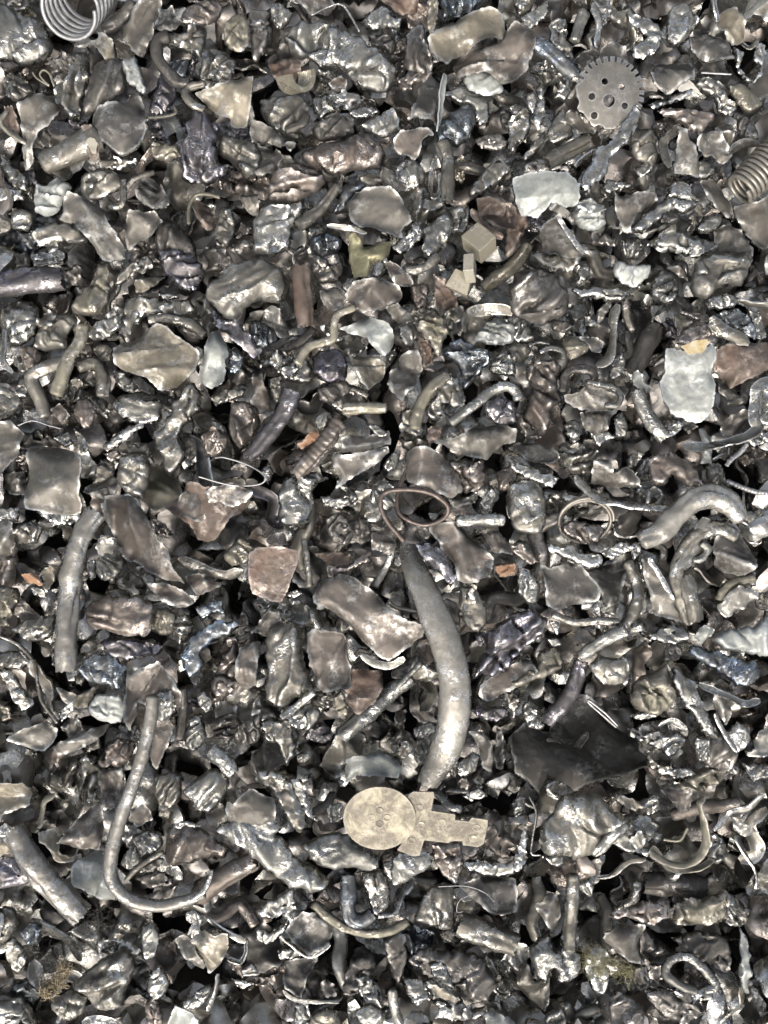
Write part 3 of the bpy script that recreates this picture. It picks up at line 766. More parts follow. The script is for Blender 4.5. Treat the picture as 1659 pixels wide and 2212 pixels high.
L s 1.8 34,110 38,106 44,108 44,118 40,122 35,116 ; small bright thimble shaped piece under the crushed upright brown tube
P g 1.5 44,102 58,101 62,112 54,118 46,112
L s 1.8 66,106 71,101 75,108 74,116 68,117
L s 1.6 50,114 60,113 70,118 60,120 56,124
T7 d .6 92,46 84,62 77,76 ; dark shaded tube in a hollow left of the tall zinc plate
P z 1.9 77,77 80,74 88,84 86,88 78,84
T5-4.6 s 2 80,88 84,100 92,112 98,118 ; flat bright bar slanting below the dark shaded tube
L c 2 106,56 112,48 122,44 132,45 134,50 124,54 112,58
P k 1.7 104,38 112,39 116,44 106,52
L d 1.5 108,36 116,36 127,38 128,44 120,42
R5 g 2.3 128,40 134,48 146,54 152,58
L b 1.9 132,38 144,34 152,38 158,46 158,54 150,50 140,46 ; dark blue rock shaped lump near the right edge
R3 g 1.6 146,29 156,32 168,32
L s 1.6 152,34 160,38 164,50 160,56
D r 2.2 130,62 140,58 168,56 172,70 146,84 141,87 139,80 130,74 ; smooth brown wedge shaped panel at the right edge behind the tall zinc plate
P g 1.7 130,78 138,82 146,90 140,96 132,90
R5 s 2.5 168,80 158,86 157,96 156,106 158,112 150,118 136,122 124,124 110,124 ; long ragged ribbon curving along the right side below the brown wedge panel
L s 1.5 160,80 168,78 168,110 160,108
L s 1.5 148,118 168,112 168,120 156,124
T1.6 q 2.2 152,122 147,128 142,131 138,136 ; short ribbed rod slanting down left near the right edge
T1.6 q 2.2 138,146 148,150 158,153 168,154 ; ribbed rod running level into the right edge
L c 2 88,132 94,128 104,128 114,132 120,140 124,150 114,150 108,146 104,142 100,148 92,148 89,142 ; brown hood shaped piece with a toothed hollow beneath, right middle
L g 1.6 74,132 80,126 86,128 80,136 75,138
L g 1.7 30,124 36,120 46,122 54,126 54,136 50,140 46,146 38,144 30,134
P g 1.8 51,132 62,132 64,140 74,136 82,144 80,150 66,150 52,148
D d 1.4 -2,122 12,120 26,126 30,134 22,138 8,134
L s 1.6 -2,130 10,136 26,142 31,144 26,150 16,148 -2,138
L g 1.6 -2,146 14,146 21,152 22,168 18,180 2,178 -2,168
L g 1.4 126,136 134,134 138,142 132,150 126,144
L s 1.7 100,112 108,106 112,110 106,116 100,118
P z .6 122,112 128,112 128,134 122,134
R4 g 2 40,142 55,156 72,160 100,163
L d .8 0,100 8,104 20,118 8,118
# 0 2
T6.5-6.8 n 3 64,0 55,14 49,34 46,54 45,78 44,102 ; long pale grey bar bowed like a bracket standing at the left
P c 2.4 68,-10 82,-12 92,0 105,14 112,24 118,40 120,46 110,44 98,37 90,33 82,32 74,20 70,10 ; large brown leaf shaped sheet right of the bowed grey bar
P g 1.2 -4,4 10,6 10,22 6,28 -4,30
L g 1.3 10,10 20,6 28,10 24,20 14,20
L s 1 -3,-3 12,-3 12,6 -3,6
L s 1.2 24,0 52,0 48,8 36,8
P o 1.8 15,40 22,38 28,43 30,48 24,47 17,44 ; small orange chip left of the bowed grey bar
P k 1.5 28,38 36,34 36,44 32,52
L k 1.4 -3,50 10,48 14,56 8,66 6,74 -3,76
L g 1.4 8,76 16,70 26,68 36,68 34,80 26,84 16,82
L s 1.4 20,48 30,50 30,56 22,54
L s 1.6 62,32 74,24 80,34 76,42 66,44
L s 1.3 56,34 62,30 62,42 58,44
B s 1.6 66,14 76,16 74,26 66,30 63,22
L c 2.2 57,60 66,56 80,54 92,55 100,60 99,74 94,80 78,80 62,76 55,70 ; glossy brown shoe shaped lump right of the bowed grey bar
L p 1.8 64,84 76,80 92,82 104,84 106,90 96,94 84,97 72,92 ; crumbly violet grey wad directly under the glossy brown shoe shaped lump
L k 1.7 100,64 108,62 114,68 112,78 104,80 99,74
L g 1.5 112,70 120,66 126,74 118,86 112,80
L b 2.2 146,70 153,72 150,78 144,80 136,84 130,90 132,98 126,108 120,104 116,94 124,82 134,74 ; bright blue tinted bent bar in the left middle
L b 2 127,62 136,58 144,58 146,66 138,66 130,70
L b 1.8 50,102 56,94 64,92 76,94 82,102 80,116 70,113 58,110 ; teal blue clam shell lump at the foot of the bowed grey bar
P c 1.8 95,46 106,46 118,50 126,58 120,62 110,60 104,56
P c 1.9 120,42 130,40 144,47 136,52 128,54
R5 g 1.6 116,30 130,36 146,41 158,38
L k 1.9 145,28 152,20 158,16 163,22 161,32 150,35
P c 2.4 82,104 90,102 104,96 108,104 114,110 118,118 116,126 108,136 98,128 90,122 90,130 86,140 82,128 ; bent dark brown plate with a straight left edge above the hooked rod
L s 2.6 98,120 104,116 112,116 114,128 106,136 98,132
L z 1.7 58,124 64,118 78,118 82,126 78,136 66,136 58,130
L g 1.4 0,104 8,102 14,112 22,124 16,130 8,122
P g 1.8 14,90 20,96 26,94 34,110 38,124 40,134 32,126 26,112
T1.2 g 2.2 -3,78 12,86 22,96 25,108 28,122 38,136 ; thin grey rod running from the left edge down to a vee shaped scrap
L g 1.2 -2,92 12,90 20,96 14,102 -2,100
P k 1.6 37,113 46,116 52,119 46,124 40,120
P k 1.4 52,118 64,112 60,120 58,126 48,126
D g 1.7 6,146 16,140 28,136 38,140 36,148 30,154 18,152 ; dark canoe shaped sheet near the left edge
P g 1.6 34,152 46,146 60,140 70,138 66,146 52,154 40,157
P d 1.2 40,138 50,130 54,140 46,146
L s 1.6 40,128 46,122 50,124 46,130 40,136
L c 1.3 70,150 78,146 88,150 84,160 76,166 68,160
P c 1.8 98,140 110,132 114,138 108,156 100,168 96,160
T3 d .8 119,114 119,130 117,146
L c 1.8 136,116 144,92 152,85 156,96 155,112 148,120 138,124
P c 1.6 156,88 168,84 168,110 150,122 142,124 152,114
L s 1.8 128,120 132,116 138,124 134,130 129,126
L s 1.8 122,134 130,132 134,146 126,155 120,150
L d 1.4 136,136 150,130 156,136 150,148 140,146
L d 1.4 154,138 168,132 168,148 156,150
T5 s 1.5 138,153 146,160 152,168
L k 1 -2,120 6,126 8,134 -2,136
L d .8 40,46 52,46 56,56 44,58
# 1 2
B c 1.6 6,18 12,13 19,14 20,21 10,22
T2.4 g 2.2 31,18 33,30 35,48
L s 1.7 20,54 26,50 31,53 24,56
B c 2.4 40,46 54,40 64,42 74,50 84,60 98,68 108,72 108,80 98,88 86,96 76,90 66,82 56,72 48,64 38,58 ; split open brown tube lying slanted left of the long pale pipe
R3.4 s 2 68,92 78,98 88,99 96,94
L c 1.5 46,34 58,36 68,28 74,26 74,32 66,35 60,40 48,44
P r .8 38,26 60,26 62,32 50,36
P c 1.9 75,14 80,13 88,16 91,22 86,28 80,26 75,24
T2.5 s 2 89,24 84,36 77,48
L d 1.6 46,4 54,0 60,6 64,14 58,22 50,20 46,12
L s 1.4 14,4 22,0 33,0 30,8 22,11
P p 2.8 103,20 112,20 124,28 130,42 126,50 122,42 114,34 108,28 ; narrow violet edged sheet leaning on the long pale pipe's upper right
P c 2 112,10 126,6 136,12 148,24 154,30 150,40 140,46 130,44 128,32 120,24
T4 s 2 130,6 145,5 160,5
P c 1.6 146,14 156,12 164,20 166,28 154,26
L g 1.8 132,50 140,48 148,58 150,70 144,78 136,74 132,62
L o 1.7 154,34 168,32 168,40 158,42
T1.4 s 2 86,58 92,62 104,64
L g 1.9 8,76 20,70 28,74 30,90 36,110 38,116 28,120 16,126 6,122 6,108 ; smooth upright grey column block below the rust red dome
P c 2.4 34,78 40,75 56,77 60,82 62,96 64,112 56,114 44,117 38,112 36,96 34,86 ; flat brown squarish sheet beside the smooth grey column block
T2.4 s 2.2 17,132 26,126 38,116
P r 1.7 58,114 62,102 72,102 82,104 82,114 76,124 66,130 60,126 ; rust patched sheet peeping from under the flat brown squarish sheet
L k 1.9 50,120 56,116 60,128 58,136 52,130
T2 s 2.2 92,112 100,104 107,97
P d 1.6 88,102 98,96 107,92 106,100 94,110 88,108
T6-5.4 s 1.7 56,144 70,132 86,118 100,106 ; battered pale pipe stub slanting up right below the split brown tube
L s 1.6 20,130 36,124 42,130 38,138 30,142 22,138
L g 1.5 4,136 14,134 24,140 26,156 20,164 14,152 6,148
P d 1.3 0,76 10,62 16,64 18,72 6,80
L p 1 40,136 48,140 50,146 44,150 30,146
L g 1.4 87,148 94,140 102,146 102,154 96,160 88,156
P c 1.3 100,128 112,128 118,136 106,136
P c 1.2 90,130 97,128 96,140 90,138
L s 1.5 102,140 114,136 116,142 108,148 103,146
L g 1.4 104,148 112,146 112,156 106,164 102,158
B z 1.6 58,160 64,156 72,157 80,155 90,160 94,165 92,172 80,170 66,170 58,174 ; pale zinc flap curling out of the dark gap above the round headed plate
L p 2.2 146,92 152,78 165,66 178,62 188,70 184,82 170,92 158,104 142,108 140,102 ; big purple faceted wedge right of the long pale pipe
B c 1.8 144,112 152,106 166,98 178,96 182,104 170,112 152,122 145,120 ; brown curled trough just under the big purple wedge
L p 1.6 140,128 150,126 162,126 163,132 156,136 146,134
P g 1.6 138,142 146,142 152,148 154,160 152,168 146,164 144,152
P d 1.4 156,140 160,148 158,168 154,168
L s 1.2 130,164 140,156 145,158 142,168 132,172
L d 1 122,56 130,60 132,74 126,80
L p 1 142,80 148,78 150,84 145,87
L d .8 62,6 72,4 74,14 66,18
# 2 2
L c 1.6 30,10 40,6 56,8 60,14 54,20 44,20 36,16
L s 2.2 23,21 32,22 40,22 44,27 56,26 58,34 50,36 38,32 26,26
L s 2 58,26 68,20 76,19 76,26 64,31
L s 2 76,22 83,19 84,27 78,31
B d 1.6 17,36 24,38 34,34 36,32 44,36 50,44 56,52 54,58 40,60 28,64 22,60 20,48 ; dark hollow cup shaped sheet right of the big purple wedge
B d .8 48,40 56,34 70,32 76,36 70,50 68,60 60,62 54,50
T4 g 2 74,32 80,44 80,56 76,68 70,76
T4.4-3.6 s 2.4 72,76 60,82 44,93 ; bright straight rod slanting up right in the right middle
T2.6 g 2 26,66 40,71 56,70 68,71
L c 1.4 -2,20 10,24 17,32 12,34 2,28
L s 1.6 4,36 12,38 18,46 16,58 10,60 4,52
L s 1.4 24,70 31,72 30,80 26,76
L s 1.4 22,82 30,82 32,86 26,88
L k 1.8 18,90 24,88 32,90 33,100 26,106 12,110 -2,116 -2,109 14,100
T5-5.5 p 1.7 44,96 40,110 34,122 22,136 ; dark violet bar slanting down left below the bright straight rod
L s 1.6 6,126 12,122 18,128 22,136 20,141 10,140
P g 1.7 84,28 92,34 98,46 106,60 113,72 113,76 104,70 92,66 88,50 84,38
R2 s 2.2 88,30 96,42 102,54
L s 1.6 82,30 92,42 88,50 82,44
L s 1.6 80,56 87,52 88,64 80,68
L s 2 81,78 92,77 104,72 113,74 114,84 106,86 92,84 84,80 ; bright boat shaped rim of a bowl left of the small square chip
T5.5 g 2 112,42 114,54 118,70 ; upright pitted flat bar above the small square chip
R7 s 2.2 125,4 121,18 116,30 104,42 ; broad pale strip bending down left in the right middle
T2.4 s 2.4 122,20 126,24 122,30 117,31
L s 1.8 123,4 134,2 136,14 128,18 123,10
P d 2.3 138,10 146,6 152,14 156,28 156,40 146,42 136,38 130,26 132,18 ; dark rippled sheet with wavy lower edge near the right edge
L s 1.6 144,0 168,0 168,10 156,13 148,6
D s 2.2 133,62 136,54 146,46 158,52 156,58 146,64 138,68 ; curled pale clip under the dark rippled sheet
T3 k 2 133,56 136,50 144,45 156,43
L s 1.8 150,40 158,38 158,48 150,46
P z 3.2 123,71 130,75 124,86 117,80 ; small square chip with an orange rust blotch at the right
L z 1.7 128,80 140,76 156,74 168,66 168,94 150,91 136,90 ; broad pale wedge filling the right edge beside the small square chip
L g 1.3 158,52 168,50 168,64 158,62
L b 2.1 116,86 124,88 138,92 150,96 160,98 160,108 150,114 142,110 128,100 114,92 ; long dark blue ingot slanting below the small square chip
L g 2.2 50,100 56,93 66,95 74,94 77,102 72,111 60,112 54,108 ; pebble shaped grey lump left of the shaggy pale wad
L k 2.2 78,112 84,106 92,104 100,98 104,108 108,118 102,126 94,132 80,128 76,120 ; shaggy pale wad of crumpled layers in the lower right
L s 1.5 76,132 96,128 94,133 84,135
L s 2.2 104,100 112,106 120,112 124,124 130,138 133,146 126,144 116,132 108,120 104,110 ; wavy polished rib slanting down right of the shaggy pale wad
P g 1.9 128,118 136,114 144,120 152,124 140,128 138,138 132,132
R3 s 2.2 120,111 136,118 150,124 160,122
L s 1.7 82,140 88,136 98,142 110,142 112,150 104,158 90,152 84,148
R3 s 1.9 94,138 102,134 112,140
L s 1.6 118,146 128,146 128,160 120,162
L s 2.1 140,142 146,136 154,140 154,150 146,156 140,150 ; gleaming round knob near the right edge in the lower right
B s 1.9 158,142 168,138 168,156 150,157 156,150
R2 s 2.2 130,130 136,142 144,154
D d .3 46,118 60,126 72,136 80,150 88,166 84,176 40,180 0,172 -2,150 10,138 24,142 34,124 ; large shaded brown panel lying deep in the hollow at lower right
T.8 q 2.6 68,138 60,130 50,122 49,123 58,131 67,139 ; thin bright hairpin clip over the shaded brown panel
R4 d .1 22,146 28,150 33,160 38,156 48,142
L d 1 100,84 110,88 108,96 98,96
# 0 3
P c 2.3 61,23 66,26 66,52 38,48 ; flat brown triangle with a bright cut edge left of the hooked rod
P k 2 -4,10 10,7 17,7 19,15 20,24 14,26 8,28 -4,30 ; tan notched plate at the left edge beside the brown triangle
R3 k 2.4 37,16 30,20 27,30 26,38
P k 1.8 26,40 36,38 40,46 40,52 44,56 52,56 52,60 38,60 34,54 28,46
T7.5-8.5 n 2.9 10,40 20,54 30,68 42,82 54,94 ; thick battered bar slanting down right at the lower left
P k 1.4 -3,46 8,46 12,52 -3,58
L p 1.3 -4,60 14,58 22,70 16,76 -4,78
P z 1.7 46,64 52,58 66,56 70,62 76,82 74,88 60,84 52,74 ; pale zinc sheet tucked under the hooked rod's bend
L s 1.6 86,44 96,40 104,42 106,50 98,56 88,50
L s 1.5 82,54 88,50 92,60 84,66 78,62
T1.8 g 1.8 82,72 92,62 106,54
L g 1.4 92,64 104,58 107,60 100,66 90,68
L d 1.3 88,72 100,66 112,70 112,76 98,78
L c 1.7 108,44 112,36 126,36 140,46 148,50 146,58 136,58 122,62 108,62 ; dark brown crushed box inside the hooked rod's curve
L s 1.9 110,38 120,34 130,37 118,40
L s 1.9 119,14 128,6 140,0 148,6 147,16 138,28 130,28 122,20 ; pale blocky lump with a rounded end above the crossed pipes
L g 1.6 100,6 112,2 118,6 117,20 110,26 102,22
P c 1.4 65,2 80,0 78,24 70,26 66,12
P g 1.4 86,26 94,22 100,32 92,36 84,34
L s 2.3 141,40 153,28 177,25 182,36 180,44 212,72 208,82 186,76 162,58 ; battered pale pipe slanting down right with a flattened top, lower left middle
D g 2.4 147,22 152,22 162,12 177,20 180,30 171,42 147,38 ; bent plate with square corners on the pipe's upper end
T6.5 c 1.8 129,82 144,70 166,58
L g 1 -3,92 8,90 12,100 6,112 -3,112
L g 1.6 4,104 12,112 18,122 16,130 10,134 4,124
L b 1.6 13,106 20,100 27,102 26,112 18,115 ; small bright blue knob above the matted fibre tuft
L g 1.7 48,140 60,128 72,120 84,118 88,130 82,142 80,154 64,156 56,148 ; big battered grey lump right of the matted fibre tuft
L g 1.5 34,150 46,144 57,148 54,158 44,164 34,156
D k 2.1 124,110 134,105 148,105 148,116 142,128 136,131 128,118 ; scallop shaped tan lid folded in two in the lower left
P g 2 114,110 120,106 128,114 134,128 130,132 120,122
L s 1.8 92,104 98,100 103,104 102,120 94,124 92,114
L s 1.6 62,112 74,110 86,114 92,120 80,122 64,116
L d 1.2 88,84 108,78 116,74 112,84 100,88 90,88
L s 1.5 120,94 128,92 134,96 132,102 122,100
R3 s 2 126,88 134,92 136,84 140,78
R4 s 1.8 136,96 148,104 160,110
L s 1.6 98,132 104,128 110,138 106,148 100,150 95,142
L c 1.5 94,152 100,148 105,158 106,168 96,168
P z 1.6 114,152 120,153 130,156 128,170 108,170 ; pale zinc strip cut off by the bottom edge
L s 1.9 118,152 126,146 136,140 137,148 128,156 120,157
R2 g 1.8 142,132 140,144 135,156
L s 1.3 150,136 160,138 165,140 156,143
L s 1.4 156,130 164,126 168,134 158,135
R2 s 1.8 148,122 156,125 160,118 160,110
L s 1.3 -2,152 10,150 16,158 10,168 -2,168
R3 s 1.3 54,164 66,161 80,165
# 1 3
L g 2 2,0 18,2 24,12 30,26 35,38 28,41 20,34 10,16 2,8 ; crushed bar slanting down left of the round headed plate
L s 1.9 22,6 30,8 34,20 39,34 34,32 28,24 24,16
L s 2.2 30,50 42,44 54,40 62,46 74,52 80,58 78,66 64,65 44,65 32,56 ; gleaming swollen slug just under the round headed plate
L s 2.3 88,60 92,54 100,56 112,54 114,62 108,68 96,74 88,75 ; mirror bright buckled piece under the round headed plate's arm
L s 2 82,62 88,60 94,66 92,74 84,70
L s 1.5 45,26 56,22 55,32 48,36
T5 b 1.6 60,68 60,84 62,95 70,97 76,92 ; dark blue bar bent like the letter U in the lower middle
L g 2 68,68 80,66 86,74 87,86 82,94 76,94 72,82 ; grey cone shaped piece inside the blue bent bar
T3 k 1.7 38,86 46,94 58,102 72,106 86,104 98,98 ; tan curved rim like a smile in the lower middle
L s 1.7 36,84 44,88 52,98 44,98
L c 2 114,50 124,48 133,49 133,66 130,76 122,70 116,62
L g 2 102,96 114,76 128,76 129,96 126,105 118,104 108,100 ; grey wedge with a bright base below the round headed plate's arm
T.35 q 2.8 118,76 136,76 148,80 154,85 ; hair thin bright wire below the round headed plate
T.35 q 2.8 143,79 132,84 130,92 134,92
P d 1.4 130,78 150,70 168,74 168,94 152,94 140,84
T8 g 1.3 130,98 148,106 168,114 ; long shaded pipe slanting down right in the lower middle
P d 2 18,106 28,94 44,96 49,104 47,114 34,120 ; dark six sided sheet with a bright lower edge in the lower middle
R2 s 2.2 17,107 34,120 48,112
L s 1.7 10,84 24,77 26,88 16,96 2,98 0,92
L s 1.6 0,104 10,106 24,96 16,108 8,114 0,112
L s 1.4 14,118 28,116 30,121 16,125
P d 1.3 18,126 40,124 36,130 30,148 20,142
R2 s 1.8 18,142 28,148 54,150
L d 1.6 82,108 96,108 98,122 94,140 90,140 85,124 ; dark tapering stalk in the lower middle
L d 1.3 62,124 74,120 78,130 66,146 56,146 58,134
L s 1.6 64,134 74,134 80,146 82,156 74,150 66,146
T3 s 1.8 88,142 90,156 94,168
L d 1.5 98,122 110,116 130,118 148,124 156,140 150,150 140,150 130,140 112,136 ; big dark rounded lump with a bright belly near the bottom edge
L s 1.7 96,136 108,138 112,148 104,154 98,146
L s 1.8 112,128 120,124 126,134 130,144 118,140
P k 1.9 110,138 120,140 132,148 128,152 116,146
L s 1.3 26,154 34,152 36,168 26,168
L k 1.3 36,160 46,155 54,160 54,168 36,168
P z 1.5 148,160 160,158 168,164 168,170 150,170
L s 1.4 133,62 146,60 158,62 168,60 168,68 150,70 138,66
L s 1.4 134,18 144,12 150,18 140,22
L s 1.4 112,150 126,150 140,156 150,154 144,162 126,164
L s 1.3 64,158 74,152 84,158 82,166 70,168
# 2 3
L g 2.3 18,42 24,30 32,18 44,15 58,18 62,26 74,30 70,36 60,46 54,54 44,58 30,56 20,54 ; big rounded grey boulder shaped lump with a tan centre at lower right
T4 s 2.5 52,54 62,44 72,34
T.7 s 2.2 11,18 15,28 13,44 12,54 18,55
L s 1.7 0,24 4,18 9,19 8,28 2,32
L s 1.7 2,66 6,44 9,34 10,46 8,56 5,67
P k 1.6 66,16 78,20 86,25 78,27 68,22
L s 1.7 86,24 90,18 96,20 94,28 88,30
P c 1.8 96,14 108,13 115,13 115,28 109,30 104,22
L s 1.8 62,46 76,34 86,30 96,36 92,44 84,52 76,56 66,50
R3.4 k 2.6 88,52 96,58 108,62 118,58 124,48 123,34 120,22 124,18 ; tan strap bent round in a wide loop at lower right
R2.5 k 2 90,50 102,64 118,64 130,58
T1 k 2.2 98,46 108,46 113,38
L s 1.5 124,42 136,44 140,56 132,62 126,58
R3.4 s 2 162,16 152,26 142,28 136,36 130,40
P s 1.8 142,30 150,34 160,42 148,43 142,38
R3.4 s 1.7 144,42 150,54 157,66 156,76
R3 g 1.6 54,70 64,68 74,60 86,58
T4.2 g 2 39,68 38,84 37,100 36,116
L s 2.1 10,118 16,110 24,108 28,118 32,112 34,100 42,100 42,118 46,130 40,138 30,138 26,130 22,140 16,136 12,128 ; bright foot of a tall grey stalk, splayed like a root, lower right
P g 1.9 14,88 20,82 28,80 31,88 30,104 26,108 22,98
L s 1.6 43,74 53,70 52,84 44,80
D g 1.9 58,104 70,102 86,101 82,118 84,128 76,124 60,112 ; smooth grey cone flap above the greenish wool tuft
L c 1.9 60,96 76,90 84,86 100,90 102,96 90,102 76,98
L k 1.7 106,88 124,84 138,80 140,96 128,102 112,102 104,100 ; long tan roll with a bright lower side near the lower right corner
L s 1.9 138,80 148,86 154,94 156,98 148,103 138,100
L s 1.8 46,120 56,114 64,120 64,134 60,146 52,144 48,132
L d 1.4 104,110 118,106 134,108 142,116 140,130 126,126 110,118
T3 s 2 118,143 106,138 99,131 104,123 114,122 124,130 131,139 124,142 ; bright crumpled oval ring near the lower right corner
P z 1.6 148,104 152,110 154,128 152,146 147,144 147,120 ; narrow upright zinc strip near the lower right corner
R4 k 1.6 148,140 148,152 140,158 134,164
L d 1.4 64,148 70,144 84,154 92,168 66,168 62,156
L d 1.4 86,144 110,142 122,148 126,158 112,164 96,160
L s 1.5 22,160 32,154 36,168 22,168
L s 1.6 100,143 118,145 130,140 130,150 116,151
L s 1.5 20,58 32,57 34,62 28,64
L s 1.3 150,-3 168,-3 168,6 154,8
L s 1.2 98,2 112,0 120,4 108,6
T8 d .4 84,72 104,74 124,76
'''
VEIL_HAZE = 0.40
# ------------------------------------------------------------------ the ground under the heap
def grid_plane(half, n, z):
    g = np.linspace(-half, half, n); X, Y = np.meshgrid(g, g)
    Z = z + 0.01 * perlin(p3(np.column_stack([X.ravel(), Y.ravel()]) / 0.2), 3)
    V = np.column_stack([X.ravel(), Y.ravel(), Z])
    F = [(j * n + i, j * n + i + 1, (j + 1) * n + i + 1, (j + 1) * n + i) for j in range(n - 1) for i in range(n - 1)]
    return V, F
MAT['ground'] = make_mat('shade_dark_ground', (0.03, 0.027, 0.024), (0.05, 0.045, 0.04), metal=0.0, rough=(0.8, 0.95), wear=0.3, bump=0.8)  # near-black colour stands in for shade at the bottom of the gaps
_g = link('ground', to_mesh('ground', grid_plane(6.0, 121, -0.2), 'ground')); _g['kind'] = 'structure'

# thin bright haze volume added to lift the blacks like a lens veil
hv_, hf_ = [], [(0, 2, 3, 1), (4, 5, 7, 6), (0, 1, 5, 4), (2, 6, 7, 3), (0, 4, 6, 2), (1, 3, 7, 5)]
for x in (-7, 7):
    for y in (-7, 7):
        for z in (-1.3, 1.6): hv_.append((x, y, z))
hm = bpy.data.meshes.new('veil_haze'); hm.from_pydata(hv_, [], hf_); hm.update()
hz = bpy.data.materials.new('veil_haze'); hz.use_nodes = True; hn = hz.node_tree; hn.nodes.clear()
ho = hn.nodes.new('ShaderNodeOutputMaterial'); hp = hn.nodes.new('ShaderNodeVolumePrincipled')
hp.inputs['Density'].default_value = VEIL_HAZE; hp.inputs['Color'].default_value = (0.88, 0.96, 0.97, 1)
hn.links.new(hp.outputs[0], ho.inputs['Volume']); hm.materials.append(hz)
if VEIL_HAZE: link('veil_haze', hm)['kind'] = 'stuff'

# ------------------------------------------------------------------ reading the outlines
U = 553.0 / 165.9
LZ = 0.019
NAMES = {'L': ('crumpled_scrap', 'scrap lump'), 'P': ('torn_sheet', 'metal sheet'), 'B': ('cupped_sheet', 'metal sheet'),
         'D': ('domed_sheet', 'metal sheet'), 'T': ('bent_bar', 'metal bar'), 'R': ('metal_strip', 'metal strip'), 'W': ('wire', 'wire')}
ALL = []          # (object, px, py, size_px, kind, mat, manual_label)
COVER = []        # outlines for the gap search: ('poly', pts) or ('path', pts, radius)

def place(name, vf, mat, c, kind, size, label, cat, sharp=48):
    v, f = vf; v = np.asarray(v, float) - c
    o = link(name, to_mesh(name, (v, f), mat, sharp), tuple(c))
    o['category'] = cat
    ALL.append([o, W0 / 2 + c[0] / PX, H0 / 2 - c[1] / PX, size, kind, mat, label])
    return o

def tilt(v, c, rng, amt):
    ax = rng.uniform(0, 2 * math.pi); M = np.array(Matrix.Rotation(rng.uniform(-amt, amt), 3, Vector((math.cos(ax), math.sin(ax), 0))))
    return (np.asarray(v) - c) @ M.T + c

def build_line(kind, par, mat, layer, pts, label, idx):
    rng = np.random.RandomState(1000 + idx)
    c = pts.mean(0)
    ext = np.ptp(pts, axis=0).max()
    z = heap(*c) + (layer - 1.5) * LZ * (1.25 if c[1] > 1500 else 1.0)
    w = np.array([at(x, y, z) for x, y in pts])
    size = max(ext * PX, 0.006)
    ds = float(np.clip(size / 26, 0.0011, 0.0021))
    name, cat = NAMES[kind]
    cw = w.mean(0)
    if kind == 'L':
        COVER.append(('poly', pts))
        A = 0.5 * abs(np.sum(pts[:, 0] * np.roll(pts[:, 1], -1) - pts[:, 1] * np.roll(pts[:, 0], -1)))
        comp = 4 * math.pi * A / (np.linalg.norm(pts - np.roll(pts, 1, 0), axis=1).sum() ** 2)
        v, f = lump(w[:, :2], rng, ds, hf=rng.uniform(0.65, 0.9), folds=rng.uniform(0.7, 1.2),
                    **(dict(rimw=0.75, crease=0.35) if comp > 0.74 else dict(rimw=rng.uniform(0.35, 0.6), crease=rng.uniform(0.3, 0.9), lobes=1.7, sharp=0.6)))
        nf = 0 if size < 0.03 or label or mat in 'bpk' else rng.choice([0, 0, 1, 1, 2])
        if nf: v, f = flaps((v, f), rng, ds, nf, math.sqrt(A) * PX)
        v[:, 2] += z
        v = tilt(v, cw, rng, 0.10)
        if comp > 0.72: name = 'metal_nugget'
        place(name, (v, f), mat, cw, kind, size, label, cat, 60)
    elif kind in 'PBD':
        COVER.append(('poly', pts))
        b = {'P': rng.uniform(-0.25, 0.3), 'B': rng.uniform(0.5, 0.75), 'D': -rng.uniform(0.35, 0.55)}[kind]
        v, f = sheet(w[:, :2], rng, ds, bend=b * 0.035 * min(1, size / 0.05), wave={'P': 1.3, 'B': 0.8, 'D': 0.8}[kind], rim=0.8,
                     bends={'P': 0.8, 'B': 0.25, 'D': 0.3}[kind] * (0.6 if size > 0.07 else 1),
                     thick=float(np.clip(size * 0.05, 0.0014, 0.0032)))
        v = np.asarray(v); v[:, 2] += z + 0.006 - v[:, 2].mean() * 0.5
        v = tilt(v, cw, rng, 0.22 if kind == 'P' else 0.12)
        tx_ = 0.0
        if mat == 'd' and size > 0.03: tx_ = -rng.uniform(0.25, 0.5)       # the dark ones face away from the sun, the palest towards it
        elif mat in 'sz' and size > 0.02: tx_ = rng.uniform(0.05, 0.3)
        if 'shaded brown panel' in (label or ''): tx_ = -0.75  # deep panel turned off the sun; its dark colour carries shade too
        if tx_: v = (np.asarray(v) - cw) @ np.array(Matrix.Rotation(tx_, 3, 'X')).T + cw
        place(name, (v, f), {'g': 'G', 'c': 'C', 'd': 'D', 'k': 'K', 's': 'S'}.get(mat, mat), cw, kind, size, label, cat, 40)
    elif kind == 'T':
        rs = [float(q) * U for q in par.split('-')]
        COVER.append(('path', pts, max(rs)))
        zz = z + max(rs) * PX * 0.4 + 0.004 + 0.006 * perlin(p3(pts / 60.0), idx % 37)
        p = np.column_stack([w[:, :2], zz])
        thin = max(rs) < 5
        if thin: name, cat = 'wire', 'wire'
        rad = [q * PX for q in rs]
        if len(rad) == 1: rad = [rad[0] * k for k in ((1, 1) if thin else (0.92, 1.06, 0.96, 1.05, 0.9))]
        rings = (0.0024, 0.16) if mat == 'q' and not thin else ((0.006, 0.035) if 'ribbed' in (label or '') else None)
        vf = tube(p, rad, rng, 0.0009 if rings else ds, flat=0.95 if thin else 0.82, dent=0.25 if thin else 0.9, rings=rings, hollow=max(rs) > 4.9 * U)
        place(name, vf, mat, p.mean(0), kind, size, label, cat, 55)
    elif kind == 'R':
        wd = float(par) * U * PX * 1.5
        COVER.append(('path', pts, float(par) * U * 0.5))
        zz = z + 0.006 + 0.006 * perlin(p3(pts / 60.0), idx % 31)
        p = np.column_stack([w[:, :2], zz])
        vf = ribbon(p, wd, rng, min(ds, 0.0016))
        place(name, vf, mat, p.mean(0), kind, size, label, cat, 45)

